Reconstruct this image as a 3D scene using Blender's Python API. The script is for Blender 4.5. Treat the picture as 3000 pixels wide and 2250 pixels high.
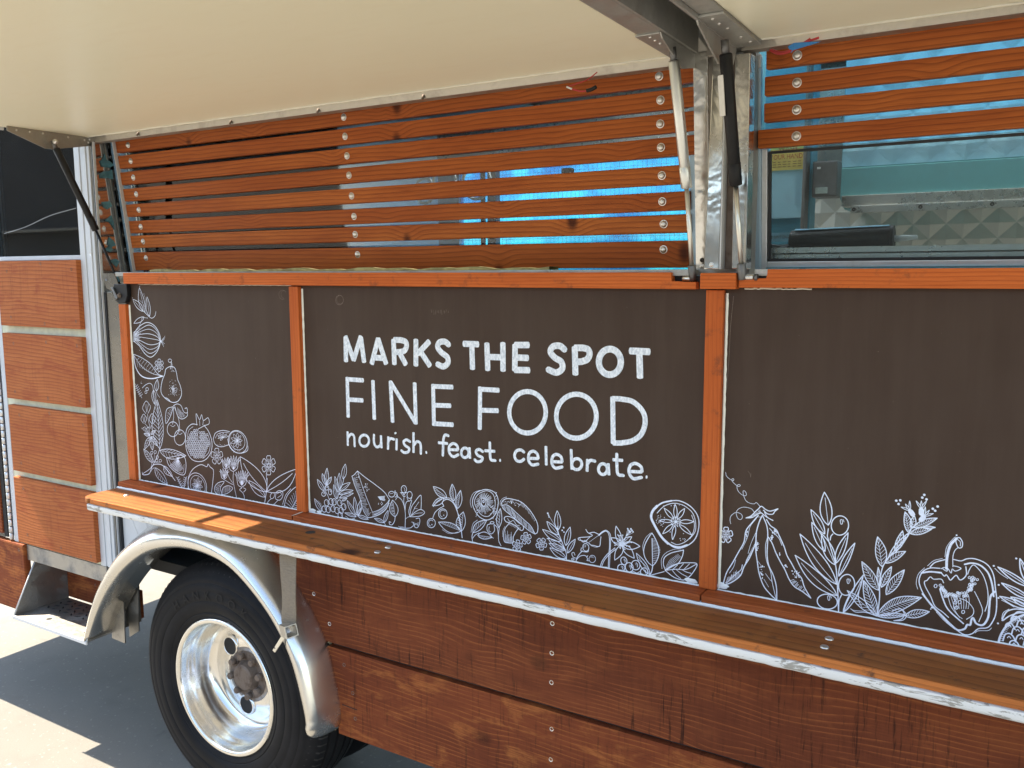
import bpy, bmesh, math, random
from mathutils import Vector, Matrix

# ------------------------------------------------------------------ scene, camera, light
scene = bpy.context.scene
for o in list(bpy.data.objects):
    bpy.data.objects.remove(o)
COL = scene.collection

# World frame: x along the side of the truck (to the right), y into the truck
# (painted panels are the plane y = 0), z up, ground at z = 0.  Metres.
cam_data = bpy.data.cameras.new('camera')
cam = bpy.data.objects.new('camera', cam_data)
COL.objects.link(cam)
cam_data.sensor_width = 36.0
cam_data.lens = 30.17
cam_data.clip_start = 0.02
cam_data.clip_end = 3000.0
right = Vector((0.857511, 0.514456, -0.003273))
up = Vector((-0.063296, 0.111813, 0.991711))
fwd = Vector((-0.510558, 0.850196, -0.128444))
rot = Matrix((right, up, -fwd)).transposed()
cam.matrix_world = Matrix.Translation((0.0, -1.724, 1.697)) @ rot.to_4x4()
scene.camera = cam

SUN_TRAVEL = Vector((0.75, 0.065, -1.0)).normalized()      # light comes from the rear (left), high
sun_from = -SUN_TRAVEL
world = bpy.data.worlds.new('World')
scene.world = world
world.use_nodes = True
wn = world.node_tree
wn.nodes.clear()
w_out = wn.nodes.new('ShaderNodeOutputWorld')
w_bg = wn.nodes.new('ShaderNodeBackground')
w_sky = wn.nodes.new('ShaderNodeTexSky')
w_sky.sky_type = 'NISHITA'
w_sky.sun_disc = False
w_sky.sun_elevation = math.asin(sun_from.z)
w_sky.sun_rotation = math.atan2(sun_from.x, sun_from.y)
w_sky.air_density = 1.0
w_sky.dust_density = 0.6
w_bg.inputs['Strength'].default_value = 0.135
wn.links.new(w_sky.outputs[0], w_bg.inputs[0])
wn.links.new(w_bg.outputs[0], w_out.inputs[0])

sun_data = bpy.data.lights.new('sun', 'SUN')
sun_data.energy = 4.0
sun_data.angle = math.radians(0.53)
sun_data.color = (1.0, 0.95, 0.87)
sun = bpy.data.objects.new('sun', sun_data)
COL.objects.link(sun)
sun.rotation_euler = SUN_TRAVEL.to_track_quat('-Z', 'Y').to_euler()
sun.location = (-4, -2, 8)

vs = scene.view_settings
vs.view_transform = 'Standard'
vs.look = 'None'
vs.exposure = 2.12
vs.use_white_balance = True            # camera balanced for open shade
vs.white_balance_temperature = 7400.0
vs.white_balance_tint = 10.0
vs.gamma = 1.0
vs.use_curve_mapping = False
scene.cycles.max_bounces = 10
scene.cycles.diffuse_bounces = 5
scene.cycles.glossy_bounces = 5
scene.cycles.transparent_max_bounces = 16
scene.cycles.transmission_bounces = 6
scene.cycles.sample_clamp_indirect = 6.0
scene.cycles.use_denoising = True
RND = random.Random(7)

# ------------------------------------------------------------------ node helpers
class NT:
    def __init__(self, name):
        self.m = bpy.data.materials.new(name)
        self.m.use_nodes = True
        self.t = self.m.node_tree
        self.t.nodes.clear()
        self.out = self.t.nodes.new('ShaderNodeOutputMaterial')
    def put(self, sock, v):
        if isinstance(v, bpy.types.NodeSocket):
            self.t.links.new(v, sock)
        elif v is not None:
            if sock.type == 'RGBA' and len(v) == 3:
                v = (*v, 1.0)
            sock.default_value = v
    def node(self, kind, **kw):
        n = self.t.nodes.new(kind)
        for k, v in kw.items():
            setattr(n, k, v)
        return n
    def math(self, op, a, b=None, c=None, clamp=False):
        n = self.node('ShaderNodeMath', operation=op, use_clamp=clamp)
        for i, v in enumerate((a, b, c)):
            if v is not None:
                self.put(n.inputs[i], v)
        return n.outputs[0]
    def mix(self, fac, a, b, blend='MIX'):
        n = self.node('ShaderNodeMix', data_type='RGBA', blend_type=blend)
        n.clamp_factor = True
        self.put(n.inputs[0], fac)
        self.put(n.inputs[6], a)
        self.put(n.inputs[7], b)
        return n.outputs[2]
    def coord(self, which='Object'):
        return self.node('ShaderNodeTexCoord').outputs[which]
    def sep(self, v):
        n = self.node('ShaderNodeSeparateXYZ')
        self.put(n.inputs[0], v)
        return n.outputs
    def comb(self, x, y, z):
        n = self.node('ShaderNodeCombineXYZ')
        for i, v in enumerate((x, y, z)):
            self.put(n.inputs[i], v)
        return n.outputs[0]
    def vmul(self, v, s):
        n = self.node('ShaderNodeVectorMath', operation='MULTIPLY')
        self.put(n.inputs[0], v)
        self.put(n.inputs[1], s)
        return n.outputs[0]
    def vadd(self, v, s):
        n = self.node('ShaderNodeVectorMath', operation='ADD')
        self.put(n.inputs[0], v)
        self.put(n.inputs[1], s)
        return n.outputs[0]
    def rand(self):
        return self.node('ShaderNodeObjectInfo').outputs['Random']
    def noise(self, v, scale, detail=3.0, rough=0.55, dist=0.0, color=False):
        n = self.node('ShaderNodeTexNoise')
        self.put(n.inputs['Vector'], v)
        n.inputs['Scale'].default_value = scale
        n.inputs['Detail'].default_value = detail
        n.inputs['Roughness'].default_value = rough
        n.inputs['Distortion'].default_value = dist
        return n.outputs['Color' if color else 'Fac']
    def voro(self, v, scale, feature='F1', rand=1.0):
        n = self.node('ShaderNodeTexVoronoi', feature=feature)
        self.put(n.inputs['Vector'], v)
        n.inputs['Scale'].default_value = scale
        n.inputs['Randomness'].default_value = rand
        return n.outputs['Distance']
    def range(self, v, a, b, c=0.0, d=1.0, smooth=True):
        n = self.node('ShaderNodeMapRange', interpolation_type='SMOOTHSTEP' if smooth else 'LINEAR')
        n.clamp = True
        self.put(n.inputs['Value'], v)
        for k, x in (('From Min', a), ('From Max', b), ('To Min', c), ('To Max', d)):
            n.inputs[k].default_value = x
        return n.outputs['Result']
    def bump(self, h, strength=0.3, dist=0.001, normal=None):
        n = self.node('ShaderNodeBump')
        n.inputs['Strength'].default_value = strength
        n.inputs['Distance'].default_value = dist
        self.put(n.inputs['Height'], h)
        if normal is not None:
            self.put(n.inputs['Normal'], normal)
        return n.outputs[0]
    def bsdf(self, color, rough=0.5, metal=0.0, normal=None, coat=0.0, coat_rough=0.1, spec=None, trans=None, sheen=None, alpha=None):
        n = self.node('ShaderNodeBsdfPrincipled')
        self.put(n.inputs['Base Color'], color)
        self.put(n.inputs['Roughness'], rough)
        self.put(n.inputs['Metallic'], metal)
        self.put(n.inputs['Normal'], normal)
        self.put(n.inputs['Coat Weight'], coat)
        self.put(n.inputs['Coat Roughness'], coat_rough)
        self.put(n.inputs['Specular IOR Level'], spec)
        self.put(n.inputs['Transmission Weight'], trans)
        self.put(n.inputs['Sheen Weight'], sheen)
        self.put(n.inputs['Alpha'], alpha)
        return n.outputs[0]
    def done(self, shader):
        self.t.links.new(shader, self.out.inputs['Surface'])
        return self.m

# ------------------------------------------------------------------ materials
def wood(name, light, mid, dark, axis='x', ring=0.007, ringamt=0.7, fibre=0.35, rough=0.42, coat=0.0,
         bump=0.25, knot=0.8, wear=None, sawn=0.0, invert=False, grey=0.0, kscale=(4.6, 4.0), warp=0.06, spec=0.13, lc=None):
    """Sawn softwood: growth rings bent round knots, fibres, stain variation, optional saw marks."""
    t = NT(name)
    rnd = t.rand()
    co = t.vadd(t.coord(), t.vmul(t.comb(rnd, rnd, rnd), (31.7, 9.3, 17.1)))
    X, Y, Z = t.sep(co)
    L, A, B = {'x': (X, Y, Z), 'z': (Z, Y, X), 'y': (Y, X, Z)}[axis]
    # knots: sparse cells stretched along the board
    kv = t.comb(t.math('MULTIPLY', L, kscale[0]), t.math('MULTIPLY', A, 2.0), t.math('MULTIPLY', B, kscale[1]))
    kd = t.voro(kv, 1.0)
    kin = t.range(kd, 0.02, 0.46, 1.0, 0.0)
    kdark = t.range(kd, 0.035, 0.11, 1.0, 0.0)
    warpv = t.comb(t.math('MULTIPLY', L, 0.9), t.math('MULTIPLY', A, 2.2), t.math('MULTIPLY', B, 2.2))
    w1 = t.noise(warpv, 1.6, 2.0, 0.5)
    w2 = t.noise(t.comb(t.math('MULTIPLY', L, 9.0), t.math('MULTIPLY', A, 20.0), t.math('MULTIPLY', B, 20.0)), 1.0, 2.0)
    r = t.math('ADD', B, t.math('MULTIPLY', A, 0.45))
    r = t.math('ADD', r, t.math('MULTIPLY', w1, warp))
    r = t.math('ADD', r, t.math('MULTIPLY', w2, 0.0022))
    r = t.math('ADD', r, t.math('MULTIPLY', t.math('MULTIPLY', kin, kin), 0.019 * knot))
    s = t.math('FRACT', t.math('DIVIDE', r, ring))
    late = t.math('POWER', s, 7.0 if invert else 3.0)  # slow rise, abrupt fall: latewood line
    late = t.math('MULTIPLY', late, t.range(s, 0.93, 1.0, 1.0, 0.0))
    if invert:
        late = t.math('MULTIPLY', late, t.range(t.noise(t.comb(t.math('MULTIPLY', L, 8.0), A, t.math('MULTIPLY', B, 30.0)), 1.0, 3.0), 0.36, 0.60))
    fv = t.comb(t.math('MULTIPLY', L, 14.0), t.math('MULTIPLY', A, 420.0), t.math('MULTIPLY', B, 420.0))
    fib = t.noise(fv, 1.0, 3.0, 0.6)
    stain = t.noise(t.comb(t.math('MULTIPLY', L, 2.2), t.math('MULTIPLY', A, 9.0), t.math('MULTIPLY', B, 9.0)), 1.0, 4.0, 0.6)
    col = t.mix(t.range(stain, 0.33, 0.67), light, mid)
    tone = t.math('ADD', t.math('MULTIPLY', rnd, 0.5), 0.0)
    col = t.mix(t.math('MULTIPLY', tone, 1.1), col, mid)
    ringc = t.mix(0.5, light, (1, 1, 1)) if invert else dark
    if invert:
        ringc = lc
    col = t.mix(t.math('MULTIPLY', late, ringamt), col, ringc)
    col = t.mix(t.math('MULTIPLY', t.range(fib, 0.45, 0.75), fibre), col, dark)
    col = t.mix(t.math('MULTIPLY', kdark, knot), col, tuple(c * 0.45 for c in dark))
    h = t.math('ADD', t.math('MULTIPLY', late, 0.6), t.math('MULTIPLY', fib, 0.5))
    if sawn > 0:
        sv = t.comb(t.math('MULTIPLY', L, 85.0), t.math('MULTIPLY', A, 2.0), t.math('MULTIPLY', B, 6.0))
        sn = t.noise(sv, 1.0, 4.0, 0.75, 0.3)
        blotch = t.noise(t.comb(t.math('MULTIPLY', L, 6.0), A, t.math('MULTIPLY', B, 7.0)), 1.0, 3.0)
        sm = t.math('MULTIPLY', t.range(sn, 0.52, 0.72), t.range(blotch, 0.30, 0.60))
        col = t.mix(t.math('MULTIPLY', sm, sawn), col, tuple(c * 0.42 for c in dark))
        col = t.mix(t.math('MULTIPLY', t.range(sn, 0.50, 0.30), 0.3 * sawn), col, light)
        h = t.math('SUBTRACT', h, t.math('MULTIPLY', sn, 1.2 * sawn))
    if wear is not None:
        wv = t.comb(t.math('MULTIPLY', L, 7.0), A, t.math('MULTIPLY', B, 16.0))
        wn_ = t.noise(wv, 1.0, 5.0, 0.62, 0.4)
        wm = t.math('MULTIPLY', t.range(wn_, 0.50, 0.66), t.range(fib, 0.30, 0.62))
        col = t.mix(t.math('MULTIPLY', wm, wear[1]), col, wear[0])
    if grey > 0:
        gv = t.noise(co, 26.0, 5.0, 0.7)
        col = t.mix(t.math('MULTIPLY', t.range(gv, 0.56, 0.72), grey), col, (0.05, 0.035, 0.028))
    rg = t.math('ADD', rough, t.math('MULTIPLY', fib, 0.16))
    return t.done(t.bsdf(col, rg, 0.0, t.bump(h, bump, 0.0012), coat, 0.22, spec))

def metal(name, col, rough=0.3, bump=0.0, bscale=14.0, scratch=0.15, dirt=0.0, dirtcol=(0.12, 0.10, 0.08), stretch=(1, 1, 1), dirtscale=9.0, metallic=1.0):
    t = NT(name)
    co = t.coord()
    n1 = t.noise(t.vmul(co, stretch), 60.0, 4.0, 0.7)
    n2 = t.noise(co, dirtscale, 5.0, 0.65, 0.3)
    rg = t.math('ADD', rough, t.math('MULTIPLY', t.math('SUBTRACT', n1, 0.5), scratch))
    dm = t.math('MULTIPLY', t.range(n2, 0.46, 0.72), dirt)
    c = t.mix(dm, t.mix(t.math('MULTIPLY', n1, 0.25), col, tuple(x * 0.72 for x in col)), dirtcol)
    mt = t.math('SUBTRACT', metallic, t.math('MULTIPLY', dm, 0.75 * metallic))
    rg = t.math('ADD', rg, t.math('MULTIPLY', dm, 0.35), clamp=True)
    nrm = None
    if bump > 0:
        nb = t.noise(co, bscale, 3.0, 0.55, 0.8)
        nrm = t.bump(nb, bump, 0.01)
    return t.done(t.bsdf(c, rg, mt, nrm))

def plain(name, col, rough=0.5, var=0.12, scale=30.0, bump=0.05, coat=0.0, spec=None, stretch=(1, 1, 1)):
    t = NT(name)
    co = t.vmul(t.coord(), stretch)
    n = t.noise(co, scale, 5.0, 0.6)
    c = t.mix(t.range(n, 0.3, 0.7), tuple(x * (1 - var) for x in col), tuple(min(1, x * (1 + var)) for x in col))
    return t.done(t.bsdf(c, t.math('ADD', rough, t.math('MULTIPLY', t.math('SUBTRACT', n, 0.5), 0.15)), 0.0, t.bump(n, bump, 0.002), coat, 0.15, spec))

M = {}
M['slat'] = wood('cedar_slat', (0.465, 0.1321, 0.02976), (0.3441, 0.08184, 0.01767), (0.107, 0.02046, 0.00651), ring=0.0105, coat=0.05, rough=0.42, ringamt=0.70, knot=0.9, kscale=(5.2, 3.2), warp=0.034)
M['rail'] = wood('cedar_rail', (0.651, 0.1628, 0.03906), (0.5394, 0.1209, 0.0279), (0.279, 0.0465, 0.01116), ring=0.0075, rough=0.5, knot=0.5, ringamt=0.65, kscale=(2.0, 5.0), warp=0.03, grey=0.45)
M['post'] = wood('cedar_post', (0.6324, 0.1581, 0.03906), (0.4836, 0.107, 0.02604), (0.2976, 0.0558, 0.01395), axis='z', ring=0.010, rough=0.5, knot=0.6, ringamt=0.45, kscale=(3.0, 8.0), warp=0.03, grey=0.45)
M['trim'] = wood('cedar_trim', (0.4278, 0.1116, 0.03348), (0.3162, 0.0744, 0.02232), (0.1302, 0.0279, 0.0093), ring=0.009, rough=0.55, knot=0.8, ringamt=0.5, kscale=(3.4, 6.0), grey=0.45)
M['shelf'] = wood('worn_shelf_wood', (0.35, 0.130, 0.039), (0.23, 0.076, 0.023), (0.065, 0.022, 0.009), ring=0.013, rough=0.45, knot=0.9, wear=((0.40, 0.16, 0.045), 0.35), grey=0.8, ringamt=0.6, kscale=(2.6, 7.0), warp=0.04)
M['nosing'] = wood('shelf_edge_wood', (0.56, 0.185, 0.050), (0.44, 0.135, 0.036), (0.15, 0.045, 0.014), ring=0.010, rough=0.5, knot=0.7, grey=0.8, ringamt=0.5, kscale=(2.6, 7.0), warp=0.03)
M['plank'] = wood('rough_sawn_plank', (0.1906, 0.0465, 0.01581), (0.1256, 0.02883, 0.01023), (0.04836, 0.01116, 0.00465), ring=0.0125, ringamt=0.75, rough=0.62, bump=0.7, knot=0.6, sawn=1.0, invert=True, lc=(0.50, 0.150, 0.042), wear=((0.34, 0.100, 0.030), 0.26), kscale=(3.0, 4.0), warp=0.13, spec=0.18)
M['plank_worn'] = wood('worn_sawn_plank', (0.2185, 0.05115, 0.01674), (0.1442, 0.03162, 0.01116), (0.0558, 0.01209, 0.00558), ring=0.0120, ringamt=0.8, rough=0.64, bump=0.7, knot=0.6, sawn=0.8, invert=True, lc=(0.55, 0.17, 0.042), wear=((0.48, 0.160, 0.042), 0.55), kscale=(2.6, 4.0), warp=0.06, spec=0.18)
M['door_plank'] = wood('door_plank_wood', (0.5115, 0.1655, 0.05208), (0.4185, 0.1163, 0.03534), (0.1581, 0.03534, 0.01302), ring=0.012, ringamt=0.75, rough=0.62, bump=0.5, knot=0.5, sawn=0.28, wear=((0.27, 0.052, 0.020), 0.7), kscale=(3.0, 3.0), warp=0.11, spec=0.2)

def paint_panel():
    t = NT('brown_chalkboard_paint')
    co = t.coord()
    X, Y, Z = t.sep(co)
    streak = t.noise(t.comb(t.math('MULTIPLY', X, 26.0), 0.0, t.math('MULTIPLY', Z, 2.4)), 1.0, 5.0, 0.65)
    cloud = t.noise(co, 3.3, 4.0, 0.55)
    speck = t.noise(co, 240.0, 2.0, 0.5)
    c = t.mix(t.range(cloud, 0.3, 0.7), (0.05456, 0.03168, 0.02068), (0.06424, 0.0396, 0.02728))
    c = t.mix(t.math('MULTIPLY', t.range(streak, 0.42, 0.68), 0.35), c, (0.0792, 0.05192, 0.03784))
    c = t.mix(t.math('MULTIPLY', t.range(streak, 0.47, 0.30), 0.25), c, (0.04136, 0.02376, 0.01584))
    c = t.mix(t.range(speck, 0.76, 0.80), c, (0.30, 0.25, 0.21))
    rg = t.math('ADD', 0.44, t.math('MULTIPLY', streak, 0.16))
    return t.done(t.bsdf(c, rg, 0.0, t.bump(t.math('ADD', t.math('MULTIPLY', streak, 0.5), t.math('MULTIPLY', t.noise(co, 90.0, 3.0), 0.5)), 0.10, 0.002), 0.0, 0.2, 0.2))
M['panel'] = paint_panel()

def brush_white():
    t = NT('white_brush_paint')
    co = t.coord()
    n = t.noise(t.vmul(co, (1.0, 1.0, 0.55)), 170.0, 4.0, 0.7, 0.6)
    c = t.mix(t.range(n, 0.36, 0.62), (0.56, 0.62, 0.68), (0.86, 0.90, 0.94))
    return t.done(t.bsdf(c, 0.5, 0.0, t.bump(n, 0.15, 0.0006)))
M['ink'] = brush_white()
M['chalk'] = plain('faint_chalk_ring', (0.20, 0.155, 0.125), 0.8, 0.2, 200, 0)
M['ink_thin'] = plain('white_marker_line', (0.74, 0.80, 0.92), 0.5, 0.08, 200.0, 0.0)

def chipped(name, paint, under, amount, scale, stretch=(1, 1, 1), rough=0.6):
    t = NT(name)
    co = t.vmul(t.coord(), stretch)
    n = t.noise(co, scale, 6.0, 0.7, 0.5)
    n2 = t.noise(co, scale * 0.23, 3.0, 0.5)
    m = t.range(t.math('ADD', n, t.math('MULTIPLY', n2, 0.35)), amount, amount + 0.05)
    c = t.mix(m, t.mix(n2, paint, tuple(x * 0.9 for x in paint)), under)
    return t.done(t.bsdf(c, rough, 0.0, t.bump(t.math('SUBTRACT', 1.0, m), 0.4, 0.0015)))
M['chipped_white'] = chipped('chipped_white_paint', (0.80, 0.80, 0.77), (0.36, 0.34, 0.30), 0.72, 48.0, (0.30, 1, 1.4))
M['caulk'] = chipped('white_caulk', (0.80, 0.84, 0.86), (0.28, 0.30, 0.32), 0.86, 60.0, (0.4, 1, 1))
M['cream_caulk'] = plain('cream_caulk', (0.86, 0.83, 0.70), 0.55, 0.06, 40.0, 0.3)

def cream():
    t = NT('cream_gloss_paint')
    co = t.coord()
    n = t.noise(co, 1.7, 4.0, 0.55)
    n2 = t.noise(t.vmul(co, (3.0, 14.0, 1.0)), 3.0, 5.0, 0.65, 0.3)
    fine = t.noise(co, 160.0, 3.0, 0.6)
    c = t.mix(t.range(n, 0.3, 0.7), (0.965, 0.925, 0.715), (0.95, 0.92, 0.70))
    c = t.mix(t.math('MULTIPLY', t.range(n2, 0.5, 0.78), 0.30), c, (0.90, 0.83, 0.62))
    rg = t.math('ADD', 0.26, t.math('MULTIPLY', n2, 0.16))
    h = t.math('ADD', t.noise(co, 5.0, 2.0, 0.5), t.math('MULTIPLY', fine, 0.03))
    return t.done(t.bsdf(c, rg, 0.0, t.bump(h, 0.10, 0.02)))
M['cream'] = cream()

M['alu'] = metal('weathered_aluminium', (0.72, 0.73, 0.74), 0.42, 0.05, 40.0, 0.25, 0.45, (0.42, 0.41, 0.38), (6, 6, 1))
M['alu_white'] = metal('oxidised_white_aluminium', (0.62, 0.64, 0.65), 0.6, 0.0, 10, 0.15, 0.35, (0.50, 0.50, 0.47), (8, 8, 0.7), metallic=0.25)
M['alu_dark'] = metal('dull_dark_aluminium', (0.40, 0.385, 0.355), 0.45, 0.03, 30.0, 0.2, 0.4, (0.17, 0.16, 0.135))
M['beam'] = metal('dull_grey_beam', (0.50, 0.50, 0.47), 0.5, 0.02, 30.0, 0.2, 0.45, (0.24, 0.23, 0.20), metallic=0.75)
M['header'] = metal('dirty_header_metal', (0.50, 0.47, 0.42), 0.5, 0.04, 20.0, 0.2, 0.55, (0.22, 0.19, 0.15))
M['steel_mirror'] = metal('mirror_stainless', (0.66, 0.67, 0.66), 0.07, 0.035, 9.0, 0.06, 0.25, (0.18, 0.16, 0.13))
M['steel_crumple'] = metal('crinkled_stainless', (0.72, 0.70, 0.65), 0.17, 0.42, 8.0, 0.08, 0.45, (0.40, 0.33, 0.22))
M['panel_edge'] = metal('dull_reflecting_strip', (0.24, 0.23, 0.21), 0.25, 0.05, 9.0, 0.1, 0.4, (0.10, 0.09, 0.07))
M['steel_wall'] = metal('brushed_stainless', (0.72, 0.70, 0.66), 0.28, 0.0, 30.0, 0.15, 0.2, (0.30, 0.27, 0.22))
M['quilt'] = metal('embossed_stainless', (0.80, 0.75, 0.68), 0.32, 0.0, 30.0, 0.15, 0.12, (0.50, 0.44, 0.37), metallic=0.3)
M['hub_stain'] = metal('rust_stained_disc', (0.34, 0.30, 0.27), 0.45, 0.1, 40.0, 0.2, 0.6, (0.16, 0.12, 0.09), dirtscale=30.0)
M['chrome'] = metal('polished_rim', (0.84, 0.83, 0.80), 0.17, 0.01, 12.0, 0.12, 0.40, (0.50, 0.46, 0.40), dirtscale=11.0)
M['fender'] = metal('polished_fender', (0.74, 0.73, 0.70), 0.24, 0.003, 6.0, 0.10, 0.12, (0.52, 0.48, 0.40), dirtscale=7.0)
M['step'] = metal('scuffed_step_plate', (0.40, 0.39, 0.37), 0.45, 0.05, 20.0, 0.3, 0.75, (0.13, 0.12, 0.105))
M['bolt'] = metal('zinc_bolt', (0.74, 0.72, 0.68), 0.30, 0.0, 10, 0.2, 0.45, (0.30, 0.26, 0.21), dirtscale=90.0)
M['rust'] = metal('rusty_hub', (0.20, 0.155, 0.125), 0.7, 0.12, 60.0, 0.2, 0.9, (0.085, 0.050, 0.032), dirtscale=40.0, metallic=0.5)
M['strut_zinc'] = metal('zinc_strut', (0.78, 0.80, 0.77), 0.36, 0.0, 10, 0.2, 0.3, (0.55, 0.55, 0.50))
M['rod'] = metal('pale_strut_rod', (0.80, 0.79, 0.73), 0.35, 0.0, 10, 0.2, 0.25, (0.42, 0.34, 0.24))
M['black'] = plain('black_enamel', (0.010, 0.010, 0.011), 0.45, 0.2, 60.0, 0.06, 0.0, 0.3)
M['rubber_seal'] = plain('black_rubber_seal', (0.018, 0.018, 0.020), 0.6, 0.25, 40.0, 0.1)
M['dark'] = plain('dark_underbody', (0.020, 0.019, 0.018), 0.8, 0.3, 20.0, 0.3)
M['grey_fit'] = metal('grey_fitting', (0.20, 0.20, 0.20), 0.5, 0.1, 60.0, 0.2, 0.4, (0.10, 0.09, 0.08))
M['label'] = plain('white_sticker', (0.78, 0.77, 0.72), 0.6, 0.05, 80.0, 0.0)
M['webbing'] = plain('beige_webbing', (0.22, 0.175, 0.125), 0.85, 0.22, 300.0, 0.6, stretch=(0.25, 1, 3.0))
M['pale_strip'] = plain('pale_green_door_skin', (0.62, 0.62, 0.44), 0.6, 0.12, 24.0, 0.1)
M['red_wire'] = plain('red_wire', (0.45, 0.03, 0.035), 0.45, 0.05, 40, 0)
M['blue_tape'] = plain('blue_tape', (0.03, 0.22, 0.55), 0.5, 0.1, 60, 0.2)
M['blue_clip'] = plain('pale_blue_tape', (0.16, 0.42, 0.56), 0.5, 0.1, 60, 0.1)
M['grey_label'] = plain('greenish_label', (0.36, 0.42, 0.38), 0.6, 0.1, 40, 0)
M['white_plastic'] = plain('white_plastic', (0.72, 0.73, 0.72), 0.45, 0.05, 30, 0)
M['yellow_paper'] = plain('yellow_notice_paper', (0.55, 0.44, 0.12), 0.7, 0.1, 20, 0)
M['red_print'] = plain('dark_red_print', (0.33, 0.035, 0.02), 0.7, 0.05, 20, 0)
M['brown_print'] = plain('brown_print', (0.20, 0.13, 0.05), 0.7, 0.05, 20, 0)
M['black_tube'] = plain('grimy_black_tube', (0.020, 0.020, 0.021), 0.5, 0.5, 50, 0.3)
M['insulation'] = plain('yellowed_seal', (0.30, 0.27, 0.12), 0.8, 0.35, 35, 0.5)

def film(name, col, trans, rough=0.18, vary=1.25, scale=7.0):
    """Thin blue protective film: tints what is behind, reflects a little."""
    t = NT(name)
    co = t.coord()
    n = t.noise(co, scale, 4.0, 0.6, 0.6)
    tr = t.node('ShaderNodeBsdfTransparent')
    t.put(tr.inputs[0], t.mix(t.range(n, 0.3, 0.7), col, tuple(min(1, c * vary) for c in col)))
    df = t.node('ShaderNodeBsdfTranslucent')
    t.put(df.inputs[0], col)
    mx = t.node('ShaderNodeMixShader')
    t.put(mx.inputs[0], 1 - trans)
    t.t.links.new(tr.outputs[0], mx.inputs[1])
    t.t.links.new(df.outputs[0], mx.inputs[2])
    gl = t.node('ShaderNodeBsdfGlossy')
    gl.inputs['Roughness'].default_value = rough
    gl.inputs['Color'].default_value = (0.9, 0.95, 1, 1)
    t.put(gl.inputs['Normal'], t.bump(n, 0.3, 0.01))
    fr = t.node('ShaderNodeFresnel')
    fr.inputs[0].default_value = 1.45
    m2 = t.node('ShaderNodeMixShader')
    t.t.links.new(fr.outputs[0], m2.inputs[0])
    t.t.links.new(mx.outputs[0], m2.inputs[1])
    t.t.links.new(gl.outputs[0], m2.inputs[2])
    return t.done(m2.outputs[0])

def glass(name, tint, dirt=0.03):
    t = NT(name)
    co = t.coord()
    tr = t.node('ShaderNodeBsdfTransparent')
    tr.inputs[0].default_value = (*tint, 1)
    gl = t.node('ShaderNodeBsdfGlossy')
    gl.inputs['Roughness'].default_value = 0.02
    fr = t.node('ShaderNodeFresnel')
    fr.inputs[0].default_value = 1.5
    m1 = t.node('ShaderNodeMixShader')
    t.t.links.new(fr.outputs[0], m1.inputs[0])
    t.t.links.new(tr.outputs[0], m1.inputs[1])
    t.t.links.new(gl.outputs[0], m1.inputs[2])
    df = t.node('ShaderNodeBsdfDiffuse')
    df.inputs[0].default_value = (0.5, 0.5, 0.48, 1)
    sp = t.noise(co, 120.0, 3.0, 0.6)
    cl = t.noise(co, 5.0, 4.0, 0.6)
    fac = t.math('ADD', t.math('MULTIPLY', t.range(sp, 0.68, 0.74), 0.10), t.math('MULTIPLY', cl, dirt))
    m2 = t.node('ShaderNodeMixShader')
    t.put(m2.inputs[0], fac)
    t.t.links.new(m1.outputs[0], m2.inputs[1])
    t.t.links.new(df.outputs[0], m2.inputs[2])
    return t.done(m2.outputs[0])
M['glass'] = glass('window_glass', (0.86, 0.93, 0.94), 0.012)
def screen():
    t = NT('insect_screen')
    co = t.coord()
    X, Y, Z = t.sep(co)
    a_ = t.math('FRACT', t.math('MULTIPLY', X, 640.0))
    b_ = t.math('FRACT', t.math('MULTIPLY', Z, 640.0))
    wire = t.math('MAXIMUM', t.math('LESS_THAN', a_, 0.16), t.math('LESS_THAN', b_, 0.16))
    tr = t.node('ShaderNodeBsdfTransparent')
    tr.inputs[0].default_value = (0.90, 0.96, 0.96, 1)
    d = t.bsdf((0.05, 0.055, 0.055), 0.6)
    m = t.node('ShaderNodeMixShader')
    t.put(m.inputs[0], wire)
    t.t.links.new(tr.outputs[0], m.inputs[1])
    t.t.links.new(d, m.inputs[2])
    return t.done(m.outputs[0])
M['screen'] = screen()
M['glass_blue'] = glass('blue_filmed_glass', (0.60, 0.86, 0.96), 0.05)
M['film'] = film('blue_protective_film', (0.50, 0.80, 0.92), 0.75)
M['film_bright'] = film('bright_blue_window_film', (0.075, 0.36, 0.64), 0.70, vary=2.3, scale=3.6)
M['hatch'] = film('translucent_light_cover', (0.92, 0.94, 0.95), 0.8)  # cover of the added roof opening that lights the interior
M['film_steel'] = metal('blue_filmed_steel', (0.10, 0.36, 0.48), 0.32, 0.08, 9.0, 0.2, 0.35, (0.16, 0.24, 0.27), metallic=0.6)
M['film_scrap'] = plain('torn_blue_film', (0.07, 0.19, 0.23), 0.4, 0.3, 40, 0.1)
M['film_glass'] = metal('pale_blue_filmed_strip', (0.36, 0.50, 0.60), 0.35, 0.06, 9.0, 0.2, 0.4, (0.30, 0.44, 0.56), metallic=0.35)
M['film_pale'] = metal('pale_blue_filmed_steel', (0.34, 0.62, 0.76), 0.42, 0.08, 9.0, 0.2, 0.4, (0.25, 0.36, 0.42), metallic=0.5)
M['teal_steel'] = metal('teal_hood_face', (0.11, 0.33, 0.36), 0.45, 0.05, 9.0, 0.2, 0.4, (0.09, 0.22, 0.24), metallic=0.2)

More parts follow.
